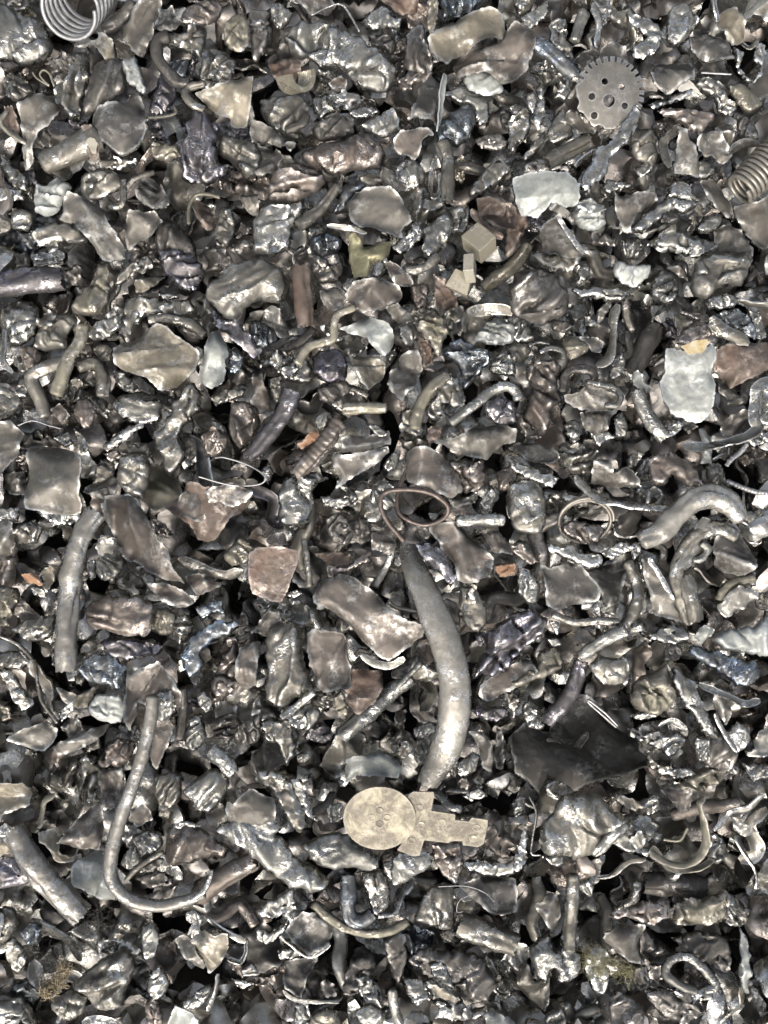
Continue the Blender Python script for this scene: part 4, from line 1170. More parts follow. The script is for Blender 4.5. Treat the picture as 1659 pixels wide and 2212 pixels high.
tx = ty = 0; k_line = 0
for line in TRACE.strip().splitlines():
    if line[0] == '#':
        _, a, b = line.split(); tx, ty = int(a), int(b); continue
    body, _, lab = line.partition(';')
    q = body.split(); kd, par, mt, layer = q[0][0], q[0][1:], q[1], float(q[2])
    pts = np.array([[float(t) for t in s.split(',')] for s in q[3:]]) * U + np.array([tx, ty]) * 553.0
    build_line(kd, par, mt, layer, pts, lab.strip() or None, k_line); k_line += 1

# ------------------------------------------------------------------ the distinctive things
def hero_sheet(name, pts, mat, z, label, cat, fold=None, **kw):
    pts = np.array(pts, float); rng = np.random.RandomState(int(pts.sum()) % 9999)
    w = np.array([at(x, y, z) for x, y in pts]); c = w.mean(0)
    v, f = sheet(w[:, :2], rng, kw.pop('ds', 0.0018), **kw); v = np.asarray(v); v[:, 2] += z
    if fold:
        for (a, b, k1, k2) in fold:
            A, B = at(*a, z)[:2], at(*b, z)[:2]; d = (B - A) / np.linalg.norm(B - A)
            s = (v[:, 0] - A[0]) * d[1] - (v[:, 1] - A[1]) * d[0]
            v[:, 2] += k1 * np.maximum(s, 0) + k2 * np.maximum(-s, 0)
    COVER.append(('poly', pts))
    return place(name, (v, f), mat, c, 'H', np.ptp(w, axis=0).max(), label, cat, 40)

def hero_tube(name, pts, rad, mat, z, label, cat, zs=None, **kw):
    pts = np.array(pts, float); rng = np.random.RandomState(int(pts.sum()) % 9999)
    zz = np.full(len(pts), z) if zs is None else z + np.array(zs)
    p = np.array([at(x, y, k) for (x, y), k in zip(pts, zz)])
    COVER.append(('path', pts, max(rad)))
    vf = tube(p, [r * PX for r in rad], rng, kw.pop('ds', 0.0017), **kw)
    return place(name, vf, mat, p.mean(0), 'H', np.ptp(p, axis=0).max(), label, cat, 55)

# long pale pipe
hero_tube('curved_pipe', [(880, 1185), (903, 1245), (935, 1320), (966, 1400), (982, 1480), (980, 1550), (962, 1620), (925, 1690)],
          [20, 27, 31, 33, 34, 34, 31, 24], 'n', 0.030, 'long pale bowed pipe, the largest pipe of the heap, right of the split brown tube', 'pipe',
          zs=[-.034, -.008, .004, .01, .011, .007, -.004, -.026], flat=0.62, dent=0.42, hollow=True)
# hooked rod
hero_tube('hooked_rod', [(330, 1505), (324, 1560), (308, 1630), (283, 1705), (256, 1780), (240, 1850), (240, 1895), (262, 1930), (302, 1951), (352, 1956), (402, 1945), (440, 1930)],
          [13, 14, 14, 14, 15, 15, 15, 15, 14, 13, 13, 11], 'n', 0.044, 'long bright rod bent into a hook at the lower left', 'rod', flat=0.95, dent=0.4)
hero_tube('metal_strip', [(412, 1945), (440, 1925), (452, 1900), (458, 1880)], [4, 7, 6, 4], 's', 0.050, 'short bright splinter at the tip of the long hooked rod', 'metal strip', dent=1.0)
# arched bar at the right
hero_tube('bent_bar', [(1388, 1168), (1425, 1150), (1455, 1118), (1490, 1088), (1530, 1072), (1570, 1085), (1600, 1120)],
          [20, 24, 24, 24, 26, 27, 18], 'n', 0.030, 'thick pale arched bar below the ribbed rods at the right', 'metal bar', flat=0.8, dent=0.8)
hero_tube('bent_bar', [(1490, 1345), (1470, 1290), (1462, 1230), (1490, 1170), (1545, 1140), (1590, 1160)],
          [14, 16, 15, 16, 18, 12], 'g', 0.018, 'grey bent bar looping under the thick pale arched bar', 'metal bar', flat=0.7, dent=0.8)
# copper wire
hero_tube('copper_wire', [(872, 1168), (838, 1128), (822, 1090), (832, 1064), (880, 1057), (932, 1066), (966, 1092), (960, 1118), (918, 1134), (872, 1118), (858, 1090), (868, 1040), (905, 960)],
          [5.5] * 6 + [5, 4.6, 4.4, 4.4, 4.4, 4.2, 4], 'u', 0.040, 'stiff copper brown wire curled into a loop above the long pale bowed pipe', 'wire',
          zs=[0, .002, .003, .003, .004, .004, .002, -.002, -.004, -.005, -.008, -.012, -.014], flat=1.0, dent=0.12, ds=0.0012)

# big coil spring (top left): the axis leans down into the heap
def helix(c0, c1, rad, turns, wire, n=36, r1=None):
    a, b = np.array(c0), np.array(c1); ax = (b - a); ln = np.linalg.norm(ax); ax /= ln
    s = np.cross(ax, (0, 1, 0.3)); s /= np.linalg.norm(s); t = np.cross(ax, s)
    k = np.linspace(0, 1, int(turns * n)); th = 2 * math.pi * turns * k
    rr = rad if r1 is None else rad + (r1 - rad) * k
    return a + np.outer(k * ln, ax) + np.outer(np.cos(th) * rr, s) + np.outer(np.sin(th) * rr, t)
rng = np.random.RandomState(5)
P = helix(at(146, 24, 0.052), at(196, -22, -0.012), 57 * PX, 6.2, 5)
place('coil_spring', tube(P, [4.9 * PX] * 2, rng, 0.0019, flat=1.0, dent=0.05, nseg=10), 'q', P.mean(0), 'H', 0.07,
      'large bright open coil spring at the top left corner', 'spring'); COVER.append(('path', np.array([(146., 20.), (165., 10.)]), 55))
P = helix(at(1596, 412, 0.034), at(1700, 318, 0.034), 31 * PX, 12.4, 6, r1=42 * PX)
place('coil_spring', tube(P, [5.0 * PX] * 2, rng, 0.0019, flat=1.0, dent=0.05, nseg=12), 't', P.mean(0), 'H', 0.06,
      'small tan coil spring lying on its side at the right edge', 'spring'); COVER.append(('path', np.array([(1585., 415.), (1660., 350.)]), 38))

# toothed disc
cx, cy, Rr = 1319.0, 200.0, 77.0; out = []
n_t = 30
for i in range(n_t):
    a0 = 2 * math.pi * i / n_t; da = 2 * math.pi / n_t
    deg = math.degrees(a0) % 360            # angle in picture space, 0 = right, 90 = up
    slot = deg < 150 or deg > 290
    if slot:
        for t, r in ((0.0, 1.0), (0.36, 1.0), (0.58, 1.0), (0.62, 0.84), (0.94, 0.84), (0.97, 1.0)):
            a = a0 + t * da; out.append((cx + Rr * r * math.cos(a), cy - Rr * r * math.sin(a)))
    else:
        rr = 0.94 + 0.05 * math.sin(i * 2.3)
        for t in (0, 0.5): out.append((cx + Rr * rr * math.cos(a0 + t * da), cy - Rr * rr * math.sin(a0 + t * da)))
def circ(x, y, r, z, n=18):
    return np.array([at(x + r * math.cos(t), y + r * math.sin(t), z)[:2] for t in np.linspace(0, 2 * math.pi, n, endpoint=False)])
zd = 0.027
Wp = np.array([at(x, y, zd)[:2] for x, y in out])
hl = [circ(x, y, r, zd) for x, y, r in ((1306, 177, 7), (1279, 208, 7.5), (1286, 247, 7.5), (1343, 187, 7), (1316, 217, 13), (1352, 226, 7))]
def flat_plate(poly, holes, thick, z, rng, ds, bendk=0.0, wob=0.0006):
    Pp = resample_closed(poly, ds * 0.7)
    V, F = triangulate(Pp, holes, ds, rng); c = V.mean(0)
    zz = z + bendk * ((V - c) ** 2).sum(1) / 0.04 + wob * perlin(p3(V / 0.02), 3) + wob * 0.4 * perlin(p3(V / 0.006), 4)
    return solid(V, F, zz, zz - thick)
v, f = flat_plate(Wp, hl, 0.0016, zd, rng, 0.0014, bendk=-0.12); cD = at(cx, cy, zd)
v = (np.asarray(v) - cD) @ np.array(Matrix.Rotation(R(9), 3, Vector((1, 0.5, 0)))).T + cD
place('toothed_disc', (v, f), 'm', cD, 'H', 0.077, 'flat round steel disc with slotted teeth and drilled holes, upper right', 'disc', 40)
COVER.append(('path', np.array([(cx - 2, cy), (cx + 2, cy)]), 74))

# ridged half ring
a = np.linspace(R(172), R(372), 40); rin, rout, L_ = 25 * PX, 35 * PX, 46 * PX
V = []; prof = []
m_in = 29
for j in range(m_in): prof.append((rin + (0.0009 if (j // 2) % 2 else 0.0), -L_ * j / (m_in - 1)))
prof += [(rout, -L_), (rout, -L_ * 0.5), (rout, 0)]
for t in a:
    for r, zz in prof: V.append((r * math.cos(t), r * math.sin(t), zz))
V = np.array(V); m = len(prof)
F = [(i * m + j, i * m + (j + 1) % m, (i + 1) * m + (j + 1) % m, (i + 1) * m + j) for i in range(len(a) - 1) for j in range(m)]
F += [tuple(range(m - 1, -1, -1)), tuple((len(a) - 1) * m + j for j in range(m))]
M = np.array((Matrix.Rotation(R(12), 3, 'Z') @ Matrix.Rotation(R(22), 3, 'X') @ Matrix.Rotation(R(38), 3, 'Y')))
V = V @ M.T; c = at(553 + 30 * U, 48 * U, 0.045); V = V + c
place('half_ring', (V, F), 'k', c, 'H', 0.035, 'tan half ring with fine ridges inside, in the upper middle', 'half ring', 30)
COVER.append(('path', np.array([(645., 165.), (655., 175.)]), 36))

# blocks
def prism(poly, z0, z1, bev=0.0007, rng=None):
    Pp = np.array(poly, float); n = len(Pp); c = Pp.mean(0)
    ar = np.sum(Pp[:, 0] * np.roll(Pp[:, 1], -1) - Pp[:, 1] * np.roll(Pp[:, 0], -1))
    if ar < 0: Pp = Pp[::-1]
    Q = []
    for i in range(n):
        p, a_, b_ = Pp[i], Pp[i - 1], Pp[(i + 1) % n]
        u = (a_ - p) / np.linalg.norm(a_ - p); w_ = (b_ - p) / np.linalg.norm(b_ - p); Q += [p + u * bev, p + w_ * bev]
    Q = np.array(Q); m = len(Q); I = c + (Q - c) * (1 - 1.2 * bev / np.linalg.norm(Q - c, axis=1).mean())
    V = np.vstack([np.column_stack([I, np.full(m, z1)]), np.column_stack([Q, np.full(m, z1 - bev)]),
                   np.column_stack([Q, np.full(m, z0)])])
    F = [tuple(range(m))] + [(r * m + (j + 1) % m, r * m + j, (r + 1) * m + j, (r + 1) * m + (j + 1) % m) for r in (0, 1) for j in range(m)]
    F.append(tuple(range(3 * m - 1, 2 * m - 1, -1)))
    return V, F
def block(pts, z0, z1, mat, label, tiltdeg=0, slot=None):
    w = np.array([at(x, y, z1)[:2] for x, y in pts]); c = np.array([*w.mean(0), z1])
    v, f = prism(w, z0, z1)
    M = np.array(Matrix.Rotation(R(tiltdeg), 3, Vector((1, 0.6, 0))))
    o = place('metal_block', ((v - c) @ M.T + c, f), mat, c, 'H', 0.03, label, 'block', 25)
    if slot:
        s = np.array([at(x, y, z1)[:2] for x, y in slot]); v2, f2 = prism(s, z1 - 0.001, z1 + 0.0008, 0.0003)
        link('slot_clip', to_mesh('slot_clip', ((v2 - c) @ M.T, f2), 'd', 25), (0, 0, 0), o)
    COVER.append(('poly', np.array(pts, float))); return o
block([(996, 507), (1032, 475), (1071, 512), (1036, 546)], 0.012, 0.040, 'j', 'khaki square block with a small dark clip on top, beside rusty folded flaps', -16,
      [(1014, 492), (1021, 486), (1026, 490), (1019, 497)])
block([(1001, 545), (1024, 544), (1023, 586), (1000, 587)], 0.020, 0.046, 'e', 'small cream oblong block directly below the khaki square block', -20)
block([(984, 580), (1021, 594), (1010, 638), (962, 616)], 0.004, 0.022, 'j', 'half buried tan block lying lowest of the three blocks', 8)

# keyhole shaped plate with a round head
zk = 0.058
root = bpy.data.objects.new('round_headed_plate', None); COL.objects.link(root); cK = at(880, 1772, zk); root.location = tuple(cK)
tag(root, 'khaki flat plate with a round head and a stepped arm, dotted with rivet rings', 'plate')
ALL.append([root, 880, 1772, 0.15, 'H', 'w', root['label']])
def tp(x, y): return (553 + x * U, 1659 + y * U)
def kpart(name, pts, zt, th, mat):
    w = np.array([at(*p, zk)[:2] for p in pts])
    v, f = flat_plate(w, [], th, zt, rng, 0.002, wob=0.00035)
    return link(name, to_mesh(name, (np.asarray(v) - cK, f), mat, 35), (0, 0, 0), root)
head = [tp(80 + 23.4 * math.cos(t), 32.4 + 20.3 * math.sin(t)) for t in np.linspace(0, 2 * math.pi, 48, endpoint=False)]
arm = [tp(*p) for p in ((97, 22), (99, 17.5), (102, 15.6), (115.2, 15.8), (115.4, 18.5), (113.6, 28), (129, 30.4), (129, 34), (138, 35), (140, 32.4), (150.2, 34), (150.2, 38),
        (147.5, 49.5), (144, 51.6), (134, 50.2), (134, 47.6), (126, 47.6), (125, 49), (109, 47), (106, 57), (102, 57.6), (91.5, 53.5), (97, 46), (92, 36))]
kpart('notched_arm', arm, zk - 0.0012, 0.0034, 'w'); kpart('round_head', head, zk + 0.0014, 0.0042, 'w')
for i, (x, y) in enumerate(((80, 27.5), (75, 32), (85, 32), (80, 36), (106, 26), (107, 37), (101, 47), (120.5, 35.5), (118.5, 42.5), (143, 39), (141, 46))):
    zt = zk + 0.0014 if i < 4 else zk - 0.0012
    a = np.linspace(0, 2 * math.pi, 22, endpoint=False); c0 = at(*tp(x, y), zk); V = []; rr = 2.55 * U * PX
    for r, dz in ((rr, -0.0006), (rr, 0.0002), (rr * 0.88, 0.00045), (rr * 0.76, 0.0003)):
        for t in a: V.append((c0[0] + r * math.cos(t), c0[1] + 0.85 * r * math.sin(t), zt + dz))
    F = [(k * 22 + j, k * 22 + (j + 1) % 22, (k + 1) * 22 + (j + 1) % 22, (k + 1) * 22 + j) for k in range(3) for j in range(22)]
    F.append(tuple(66 + j for j in range(22)))
    link('rivet', to_mesh('rivet', (np.array(V) - cK, F), 'w', 30), (0, 0, 0), root)
COVER.append(('poly', np.array(head))); COVER.append(('poly', np.array(arm)))

# thin double ring
c = at(1266, 1124, 0.006); th = np.linspace(0, 2 * math.pi * 1.93, 90)
P = np.column_stack([59 * PX * np.cos(th), 55 * PX * np.sin(th), -0.004 * th / 6.28]); P[:, 1] -= 0.003 * th / 6.28
P[:, :2] *= (1 - 0.07 * th / 6.28)[:, None]
P = P @ np.array(Matrix.Rotation(R(28), 3, 'X')).T + c
place('split_ring', tube(P, [4.6 * PX] * 2, rng, 0.0016, flat=1.0, dent=0.05, nseg=10), 't', P.mean(0), 'H', 0.06, 'thin tan double wound ring half sunk in a dark hollow, right of the copper wire', 'ring')

# zinc plates
hero_sheet('zinc_plate', [(1110, 375), (1150, 368), (1200, 369), (1228, 374), (1253, 395), (1252, 436), (1228, 440), (1192, 438), (1166, 460), (1133, 455), (1118, 425)],
           'z', 0.034, 'small pale zinc plate with a raised crease and a bright lower lip, upper right', 'metal sheet',
           fold=[((1195, 370), (1185, 450), -0.35, -0.05), ((1120, 424), (1250, 420), -0.8, 0.0)], wave=0.8, rim=0.2, thick=0.0022)
zt = hero_sheet('zinc_plate', [(1437, 752), (1460, 756), (1498, 764), (1540, 742), (1548, 762), (1538, 800), (1544, 830), (1540, 880), (1536, 898), (1508, 914), (1455, 890), (1432, 860), (1425, 830), (1438, 806), (1432, 780)],
           'z', 0.046, 'tall pale zinc plate stamped in two panels with a yellow stained top, right side', 'metal sheet',
           fold=[((1400, 884), (1560, 892), -0.6, 0.0), ((1400, 808), (1560, 806), 0.04, 0.32)], wave=0.8, rim=0.3, thick=0.003)
vv, ff = sheet(np.array([at(x, y, 0.05)[:2] for x, y in ((1466, 752), (1490, 742), (1520, 736), (1524, 748), (1512, 764), (1480, 768))]), np.random.RandomState(3), 0.0016, wave=0.3, rim=0.1, thick=0.0012)
vv = np.asarray(vv); vv[:, 2] += 0.061; vv -= np.array(zt.location)
link('stained_flap', to_mesh('stained_flap', (vv, ff), 'a'), (0, 0, 0), zt)

# rust red dome block
w = np.array([at(x, y, 0.034) for x, y in ((538, 1196), (556, 1183), (600, 1180), (641, 1189), (643, 1212), (628, 1258), (610, 1300), (585, 1298), (545, 1282), (538, 1250), (536, 1220))])
v, f = sheet(w[:, :2], np.random.RandomState(8), 0.0016, bend=-0.012, wave=0.25, rim=0.2, thick=0.0035, rag=0.5); v = np.asarray(v); v[:, 2] += 0.036
place('rusty_shell', (v, f), 'r', w.mean(0), 'H', 0.06, 'rust red rounded block face with grainy skin above the smooth grey column block', 'rusty block', 40)
COVER.append(('poly', np.array([(538, 1190), (641, 1185), (620, 1290), (545, 1285)], float)))

# tube with a cream paint mark
tb = hero_tube('tube', [(212, 296), (175, 315), (135, 335), (95, 352)], [31, 29, 26, 24], 'g', 0.022, 'tube with a reddish band and cream paint mark, under the large dark coarse sheet', 'tube', flat=0.8, dent=0.35)
for nm, mt, pts, dz in (('reddish_band', 'r', [(178, 276), (196, 270), (216, 318), (212, 352), (196, 345)], 0.0105), ('paint_mark', 'e', [(190, 312), (198, 300), (214, 312), (212, 336), (202, 334)], 0.0150)):
    w = np.array([at(x, y, 0.03)[:2] for x, y in pts])
    v, f = sheet(w, np.random.RandomState(4), 0.0014, bend=-0.006 if mt == 'r' else -0.002, wave=0.1, rim=0.0, thick=0.002); v = np.asarray(v); v[:, 2] += 0.022 + dz
    link(nm, to_mesh(nm, (v - np.array(tb.location), f), mt), (0, 0, 0), tb)

# torn flaps of the crushed box piece
box = next(e[0] for e in ALL if e[6] and e[6].startswith('reddish brown crushed box'))
for pts, zz, bd in (([(442, 1062), (470, 1050), (512, 1046), (546, 1064), (532, 1086), (500, 1094), (448, 1092)], 0.012, -0.012),
                    ([(372, 1100), (392, 1068), (416, 1046), (438, 1060), (446, 1096), (440, 1130), (412, 1122)], 0.010, 0.010)):
    w = np.array([at(x, y, box.location.z + zz)[:2] for x, y in pts])
    v, f = sheet(w, np.random.RandomState(len(pts)), 0.0015, bend=bd, wave=0.8, rim=0.6, thick=0.002, bends=0.5); v = np.asarray(v); v[:, 2] += box.location.z + zz
    link('torn_flap', to_mesh('torn_flap', (v - np.array(box.location), f), 'C', 40), (0, 0, 0), box)

# fibre tufts: many fine strands, each tuft one object
def tuft(name, blobs, n, mat, z, label, rad, ln, seed):
    rs = np.random.RandomState(seed); Vs, Fs, o = [], [], 0
    for i in range(n):
        bx, by, br = blobs[rs.randint(len(blobs))]
        t, r = rs.uniform(0, 2 * math.pi), br * math.sqrt(rs.uniform())
        p = at(bx + r * math.cos(t), by + r * math.sin(t), z + rs.uniform(-0.004, 0.008)); d = rs.normal(size=3); d[2] *= 0.5; d /= np.linalg.norm(d)
        pts = [p]; L = ln * rs.uniform(0.4, 1.2)
        for k in range(9):
            d = d + 0.55 * rs.normal(size=3) * (1, 1, 0.6); d /= np.linalg.norm(d); pts.append(pts[-1] + d * L / 9)
        Q = np.array(pts); T = np.gradient(Q, axis=0); S = np.cross(T, (0.1, 0.2, 1)); S /= np.linalg.norm(S, axis=1)[:, None] + 1e-9
        N2 = np.cross(S, T); N2 /= np.linalg.norm(N2, axis=1)[:, None] + 1e-9
        rr = rad * rs.uniform(0.6, 1.2)
        V = np.stack([Q + rr * (math.cos(a) * S + math.sin(a) * N2) for a in (0, 2.09, 4.19)], 1).reshape(-1, 3); n_ = len(Q)
        Fs += [(o + i_ * 3 + j, o + i_ * 3 + (j + 1) % 3, o + (i_ + 1) * 3 + (j + 1) % 3, o + (i_ + 1) * 3 + j) for i_ in range(n_ - 1) for j in range(3)]
        Vs.append(V); o += len(V)
    V = np.vstack(Vs); c = V.mean(0)
    return place(name, (V, Fs), mat, c, 'H', 0.05, label, 'fibre tuft', 180)
tuft('fibre_tuft', [(90, 2085, 30), (120, 2070, 30), (150, 2040, 25), (190, 2010, 20), (215, 1985, 12), (100, 2120, 25)], 230, 'h', 0.034, 'dark matted tuft of hair fine fibres at the lower left', 0.00022, 0.034, 1)
tuft('fibre_clump', [(110, 2135, 14), (128, 2115, 14), (138, 2095, 8), (98, 2142, 10)], 420, 'f', 0.048, 'pale tan clump of frayed fibre nested in the dark matted tuft', 0.0005, 0.011, 2)
tuft('wool_tuft', [(1275, 2065, 10), (1300, 2078, 12), (1330, 2095, 12), (1355, 2098, 10), (1290, 2095, 10)], 230, 'v', 0.046, 'greenish yellow wool tuft in the lower right', 0.00020, 0.022, 3)

# ------------------------------------------------------------------ smaller pieces filling the gaps between them
RW, RH, RS = 415, 553, 4.0
gx, gy = np.meshgrid((np.arange(RW) + 0.5) * RS, (np.arange(RH) + 0.5) * RS)
occ = np.zeros((RH, RW), bool)
for cv in COVER:
    p = cv[1]; pad = cv[2] if cv[0] == 'path' else 0
    x0, y0 = np.maximum(((p.min(0) - pad) / RS).astype(int), 0); x1, y1 = ((p.max(0) + pad) / RS).astype(int) + 1
    x1 = min(x1, RW); y1 = min(y1, RH)
    if x1 <= x0 or y1 <= y0: continue
    q = np.column_stack([gx[y0:y1, x0:x1].ravel(), gy[y0:y1, x0:x1].ravel()])
    m = inside(q, p) if cv[0] == 'poly' else seg_dist(q, p, closed=False) < pad
    occ[y0:y1, x0:x1] |= m.reshape(y1 - y0, x1 - x0)

prs = np.random.RandomState(77)
def blob(n, el, irr):
    t = np.sort(np.linspace(0, 2 * math.pi, n, endpoint=False) + prs.uniform(-0.25, 0.25, n)); r = prs.uniform(1 - irr, 1 + irr, n)
    return np.column_stack([np.cos(t) * r, np.sin(t) * r * el])
PROTO = []
for i in range(16):
    PROTO.append(('scrap_shred', 'L', lump(blob(10, prs.uniform(0.35, 0.75), 0.42) * 0.022, prs, 0.0014, hf=prs.uniform(0.7, 1.1), folds=1.3, rimw=prs.uniform(0.35, 0.6), crease=1.0, lobes=1.6)))
    PROTO[-1] = (*PROTO[-1][:2], flaps(PROTO[-1][2], prs, 0.0014, prs.randint(0, 3), 0.032))
for i in range(12):
    PROTO.append(('sheet_offcut', 'P', sheet(blob(7, prs.uniform(0.4, 0.9), 0.35) * 0.02, prs, 0.0016, bend=prs.uniform(-.012, .014), wave=1.4, thick=0.0014, bends=1.0, rim=0.9)))
for i in range(7):
    p = np.array([(-0.02, 0, 0), (-0.006, prs.uniform(-.008, .008), prs.uniform(0, .004)), (0.008, prs.uniform(-.008, .008), prs.uniform(0, .004)), (0.02, prs.uniform(-.01, .01), 0)])
    PROTO.append(('bar_stub', 'T', tube(p, [0.004, 0.005, 0.0046, 0.004], prs, 0.0016, flat=0.8, dent=1.0)))
for i in range(6):
    p = np.array([(-0.02, 0, 0), (-0.006, prs.uniform(-.01, .01), prs.uniform(0, .006)), (0.008, prs.uniform(-.01, .01), prs.uniform(0, .006)), (0.02, prs.uniform(-.012, .012), 0)])
    PROTO.append(('curled_strip', 'R', ribbon(p, 0.009, prs, 0.0016)))
proto_me = {}
FILL_CAT = {'scrap_shred': 'scrap lump', 'sheet_offcut': 'metal sheet', 'bar_stub': 'metal bar', 'curled_strip': 'metal strip'}
mats_w = list('ggggggssssdddddcccpbk')
fr = random.Random(5); n_fill = 0; tries = 0
while n_fill < 200 and tries < 12000:
    tries += 1
    free = None
    x, y = fr.uniform(4, W0 - 4), fr.uniform(4, H0 - 4)
    if heap(x, y) < -0.022 and fr.random() < 0.75 or y > 1100 and fr.random() < 0.45: continue
    ix, iy = int(x / RS), int(y / RS)
    if occ[iy, ix]: continue
    best = None
    for r in (46, 36, 28, 21, 15):
        k = int(r / RS) + 1
        y0, y1, x0, x1 = max(0, iy - k), min(RH, iy + k + 1), max(0, ix - k), min(RW, ix + k + 1)
        disc = (gx[y0:y1, x0:x1] - x) ** 2 + (gy[y0:y1, x0:x1] - y) ** 2 < r * r
        if (occ[y0:y1, x0:x1] & disc).sum() < 0.32 * disc.sum(): best = (r, y0, y1, x0, x1, disc); break
    if best is None:
        if tries > 3000: occ[iy, ix] = fr.random() < 0.3 or occ[iy, ix]
        continue
    r, y0, y1, x0, x1, disc = best; occ[y0:y1, x0:x1] |= disc
    pi = fr.randrange(len(PROTO)); nm, kd, vf = PROTO[pi]; mt = fr.choice(mats_w)
    if (pi, mt) not in proto_me: proto_me[pi, mt] = to_mesh(nm, vf, mt, 50)
    s = r * PX / 0.02 * fr.uniform(1.25, 1.6)
    z = heap(x, y) - 0.020 - 0.35 * r * PX + fr.uniform(-0.006, 0.004)
    o = link(nm, proto_me[pi, mt], tuple(at(x, y, z)))
    tl = 0.5 if kd in 'LT' else 0.7
    o.rotation_euler = (fr.uniform(-tl, tl), fr.uniform(-tl, tl), fr.uniform(0, 6.28)); o.scale = (s, s, s)
    o['category'] = FILL_CAT[nm]
    ALL.append([o, x, y, r * 2.6 * PX, kd, mt, None]); n_fill += 1
print('fillers', n_fill, 'tries', tries, 'open', 1 - occ.mean())

# the rest of the heap: uncountable small scrap under and around everything, one object
rs = np.random.RandomState(11); low = []
for i in range(8): low.append(lump(blob(8, 0.7, 0.3) * 0.02, rs, 0.0034, hf=0.9, folds=1.2))
for i in range(6): low.append(sheet(blob(7, 0.6, 0.35) * 0.02, rs, 0.0034, bend=0.01, wave=1.5, thick=0.0016))
BV, BF, BM, o_ = [], [], [], 0
bed_m = list('dgdcgs')
def bed_piece(x, y, z, s):
    global o_
    v, f = low[rs.randint(len(low))]
    E = np.array(Euler(rs.uniform(-0.8, 0.8, 3) + np.array([0, 0, rs.uniform(0, 6)])).to_matrix())
    v = (np.asarray(v) * s) @ E.T + np.array([x, y, z]); BV.append(v); BF.extend([tuple(int(i) + o_ for i in q) for q in f])
    BM.extend([rs.randint(len(bed_m))] * len(f)); o_ += len(v)
for x in np.arange(-0.46, 0.47, 0.034):
    for y in np.arange(-0.60, 0.61, 0.034):
        bed_piece(x + rs.uniform(-.012, .012), y + rs.uniform(-.012, .012), -0.080 - 0.035 * min(1, max(0, (0.1 - y) / 0.3)) + heap(W0 / 2 + x / PX, H0 / 2 - y / PX) + rs.uniform(-.012, .008), rs.uniform(1.3, 2.0))
# beyond the frame the heap simply goes on, sinking outward
for lay, (st, dz, s0, s1) in enumerate(((0.050, -0.055, 1.8, 2.6), (0.044, -0.018, 1.2, 2.1))):
    for x in np.arange(-0.84, 0.85, st):
        for y in np.arange(-0.98, 0.99, st):
            if abs(x) < 0.435 and abs(y) < 0.575: continue
            e = max(abs(x) - 0.435, abs(y) - 0.575, 0)
            bed_piece(x + rs.uniform(-.018, .018), y + rs.uniform(-.018, .018), dz - 0.22 * e + rs.uniform(-.012, .010), rs.uniform(s0, s1))
me = bpy.data.meshes.new('scrap_bed'); me.from_pydata([tuple(p) for p in np.vstack(BV)], [], BF)
for k in bed_m: me.materials.append(MAT[k])
me.polygons.foreach_set('material_index', BM); me.polygons.foreach_set('use_smooth', [True] * len(me.polygons)); me.update(); me.set_sharp_from_angle(angle=R(50))
bed = link('scrap_bed', me); bed['kind'] = 'stuff'; bed['label'] = 'small dark scrap filling the depth of the heap beneath the larger pieces'; bed['category'] = 'scrap'

# ------------------------------------------------------------------ labels for the pieces not named by hand
LAND = [('large coil spring', 150, 30), ('ridged half ring', 645, 170), ('toothed disc', 1319, 200), ('small coil spring', 1625, 385), ('small zinc plate', 1180, 410),
        ('tan scalloped sheet', 490, 225), ('large coarse sheet', 260, 275), ('purple grey wedge', 435, 320), ('largest folded slug', 735, 120), ('fat brownish slug', 745, 340),
        ('broad folded sheet', 1010, 90), ('dented domed sheet', 825, 460), ('khaki block', 1033, 510), ('yellowish scrap', 795, 545), ('big dark dome', 1150, 630),
        ('big pale wad', 1560, 580), ('tall zinc plate', 1485, 830), ('brown wedge panel', 1610, 800), ('crinkled zinc sheet', 795, 725), ('diamond plate', 345, 765),
        ('nest shaped wad', 535, 610), ('elbow rod', 110, 820), ('square brown sheet', 118, 1040), ('reddish box piece', 455, 1100), ('twisted column', 390, 900),
        ('purple slanted rod', 590, 920), ('copper wire loop', 895, 1095), ('heart shaped plate', 935, 1020), ('spoon handle rod', 1045, 870), ('thin double ring', 1265, 1110),
        ('arched pale bar', 1490, 1100), ('bowed grey bar', 160, 1280), ('glossy shoe lump', 260, 1330), ('rust red dome', 590, 1240), ('long pale pipe', 965, 1440),
        ('split brown tube', 800, 1340), ('big purple wedge', 1115, 1390), ('small square chip', 1520, 1365), ('blue ingot', 1560, 1430), ('hooked rod', 265, 1800),
        ('round headed plate', 880, 1770), ('battered crossed pipe', 590, 1830), ('boulder shaped lump', 1240, 1780), ('wide strap loop', 1460, 1800), ('fibre tuft', 130, 2070),
        ('scallop shaped lid', 450, 2030), ('blue bent bar', 765, 1950), ('splayed root foot', 1190, 2070), ('wool tuft', 1320, 2090), ('dark rounded lump', 960, 2105),
        ('shaggy pale wad', 1395, 1480), ('looped shoehorn rim', 1300, 850), ('crushed brown tube', 1175, 870), ('pinkish cone', 1480, 260), ('club shaped slug', 1440, 450),
        ('brown leaf sheet', 315, 1160), ('blue bent ingot', 440, 1390), ('round knob', 1595, 1585), ('thick slanting bar', 110, 1870), ('oval ring', 1490, 2095)]
HUE = {'j': 'khaki', 'G': 'grey', 'S': 'shiny pale', 'D': 'dark', 'C': 'brownish', 'K': 'tan', 'm': 'grey', 'n': 'pale', 't': 'tan', 'u': 'copper brown', 'g': 'grey', 's': 'shiny pale', 'd': 'dark', 'c': 'brownish', 'r': 'rusty', 'o': 'orange rusty', 'k': 'tan', 'z': 'zinc grey', 'b': 'bluish', 'p': 'purplish', 'y': 'yellowish', 'q': 'bright', 'w': 'khaki', 'e': 'cream'}
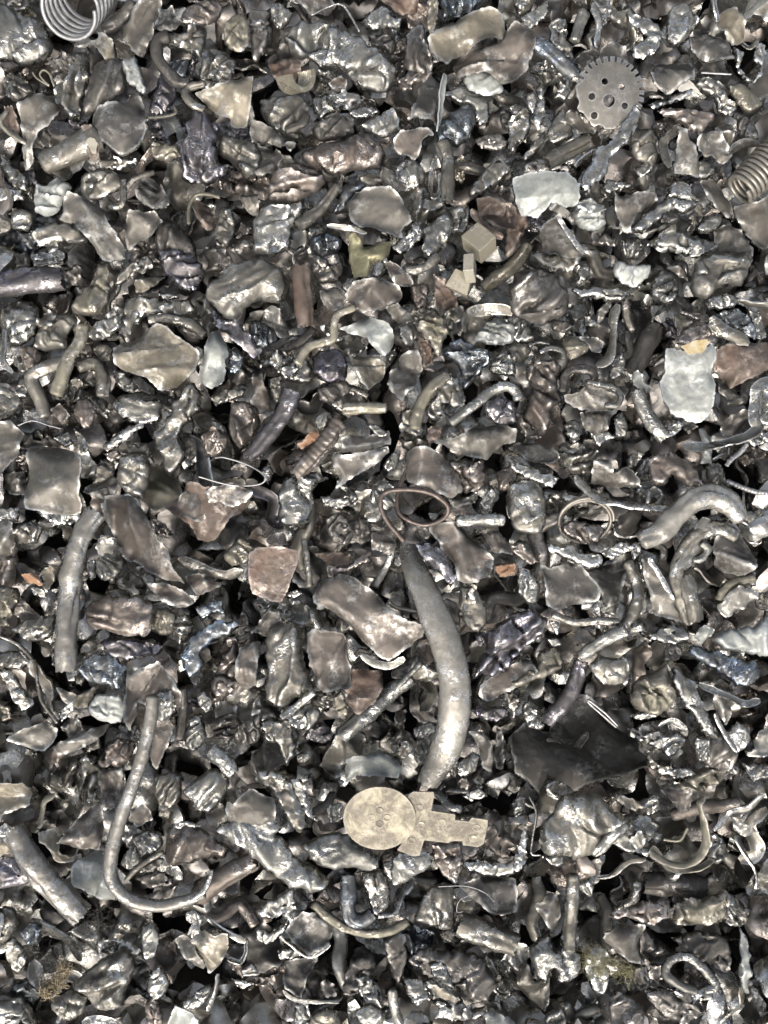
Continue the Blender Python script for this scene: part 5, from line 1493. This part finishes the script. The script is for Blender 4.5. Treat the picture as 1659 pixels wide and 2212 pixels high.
SHAPE = {'L': 'crumpled lump', 'P': 'torn sheet', 'B': 'cupped sheet', 'D': 'domed sheet', 'T': 'rod', 'R': 'curled strip'}
def direction(dx, dy, near):
    if math.hypot(dx, dy) < near: return 'against'
    a = math.degrees(math.atan2(-dy, dx)) % 360
    return ['right of', 'above right of', 'above', 'above left of', 'left of', 'below left of', 'below', 'below right of'][int((a + 22.5) // 45) % 8]
used = {e[6] for e in ALL if e[6]}
for e in ALL:
    o, x, y, size, kd, mt, lab = e
    if lab: o['label'] = lab; continue
    sz = 'tiny' if size < 0.022 else 'small' if size < 0.04 else 'medium' if size < 0.065 else 'large'
    order = sorted(LAND, key=lambda t: math.hypot(t[1] - x, t[2] - y))
    first = f'{sz} {HUE[mt]} {SHAPE[kd]}'
    d0 = order[0]; rel = direction(x - d0[1], y - d0[2], 26); far = math.hypot(x - d0[1], y - d0[2])
    cands = [f'{first} {rel} the {d0[0]}', f'{first} {"close " if far < 75 else "farther "}{rel} the {d0[0]}']
    for d1 in order[1:5]:
        cands.append(f'{first} {rel} the {d0[0]}, {direction(x - d1[1], y - d1[2], 26)} the {d1[0]}')
    for d1 in order[1:4]:
        for d2 in order[1:4]:
            if d1 is not d2: cands.append(f'{sz} {HUE[mt]} {SHAPE[kd]} between the {d1[0]} and the {d2[0]}, {rel} the {d0[0]}')
    for q in ('upright', 'level', 'slanting'):
        cands.append(f'{q} {first} {rel} the {d0[0]}')
    for c_ in cands:
        c_ = ' '.join(c_.split()[:16])
        if c_ not in used: break
    used.add(c_); o['label'] = c_
for o, *_r in ALL:
    if o.type == 'MESH' and o.name.split('.')[0] in ('scrap_shred', 'sheet_offcut', 'bar_stub', 'curled_strip'):
        o['group'] = {'scrap_shred': 'small shreds wedged in the gaps', 'sheet_offcut': 'small sheet offcuts wedged in the gaps', 'bar_stub': 'bar stubs wedged in the gaps', 'curled_strip': 'curled strips wedged in the gaps'}[o.name.split('.')[0]]
    elif o.name.split('.')[0] in ('crumpled_scrap', 'metal_nugget', 'torn_sheet', 'cupped_sheet', 'domed_sheet', 'bent_bar', 'metal_strip', 'wire'):
        o['group'] = {'c': 'crumpled scrap of the heap'}.get('', o.name.split('.')[0].replace('_', ' ') + ' pieces of the heap')
print('things', len(ALL))
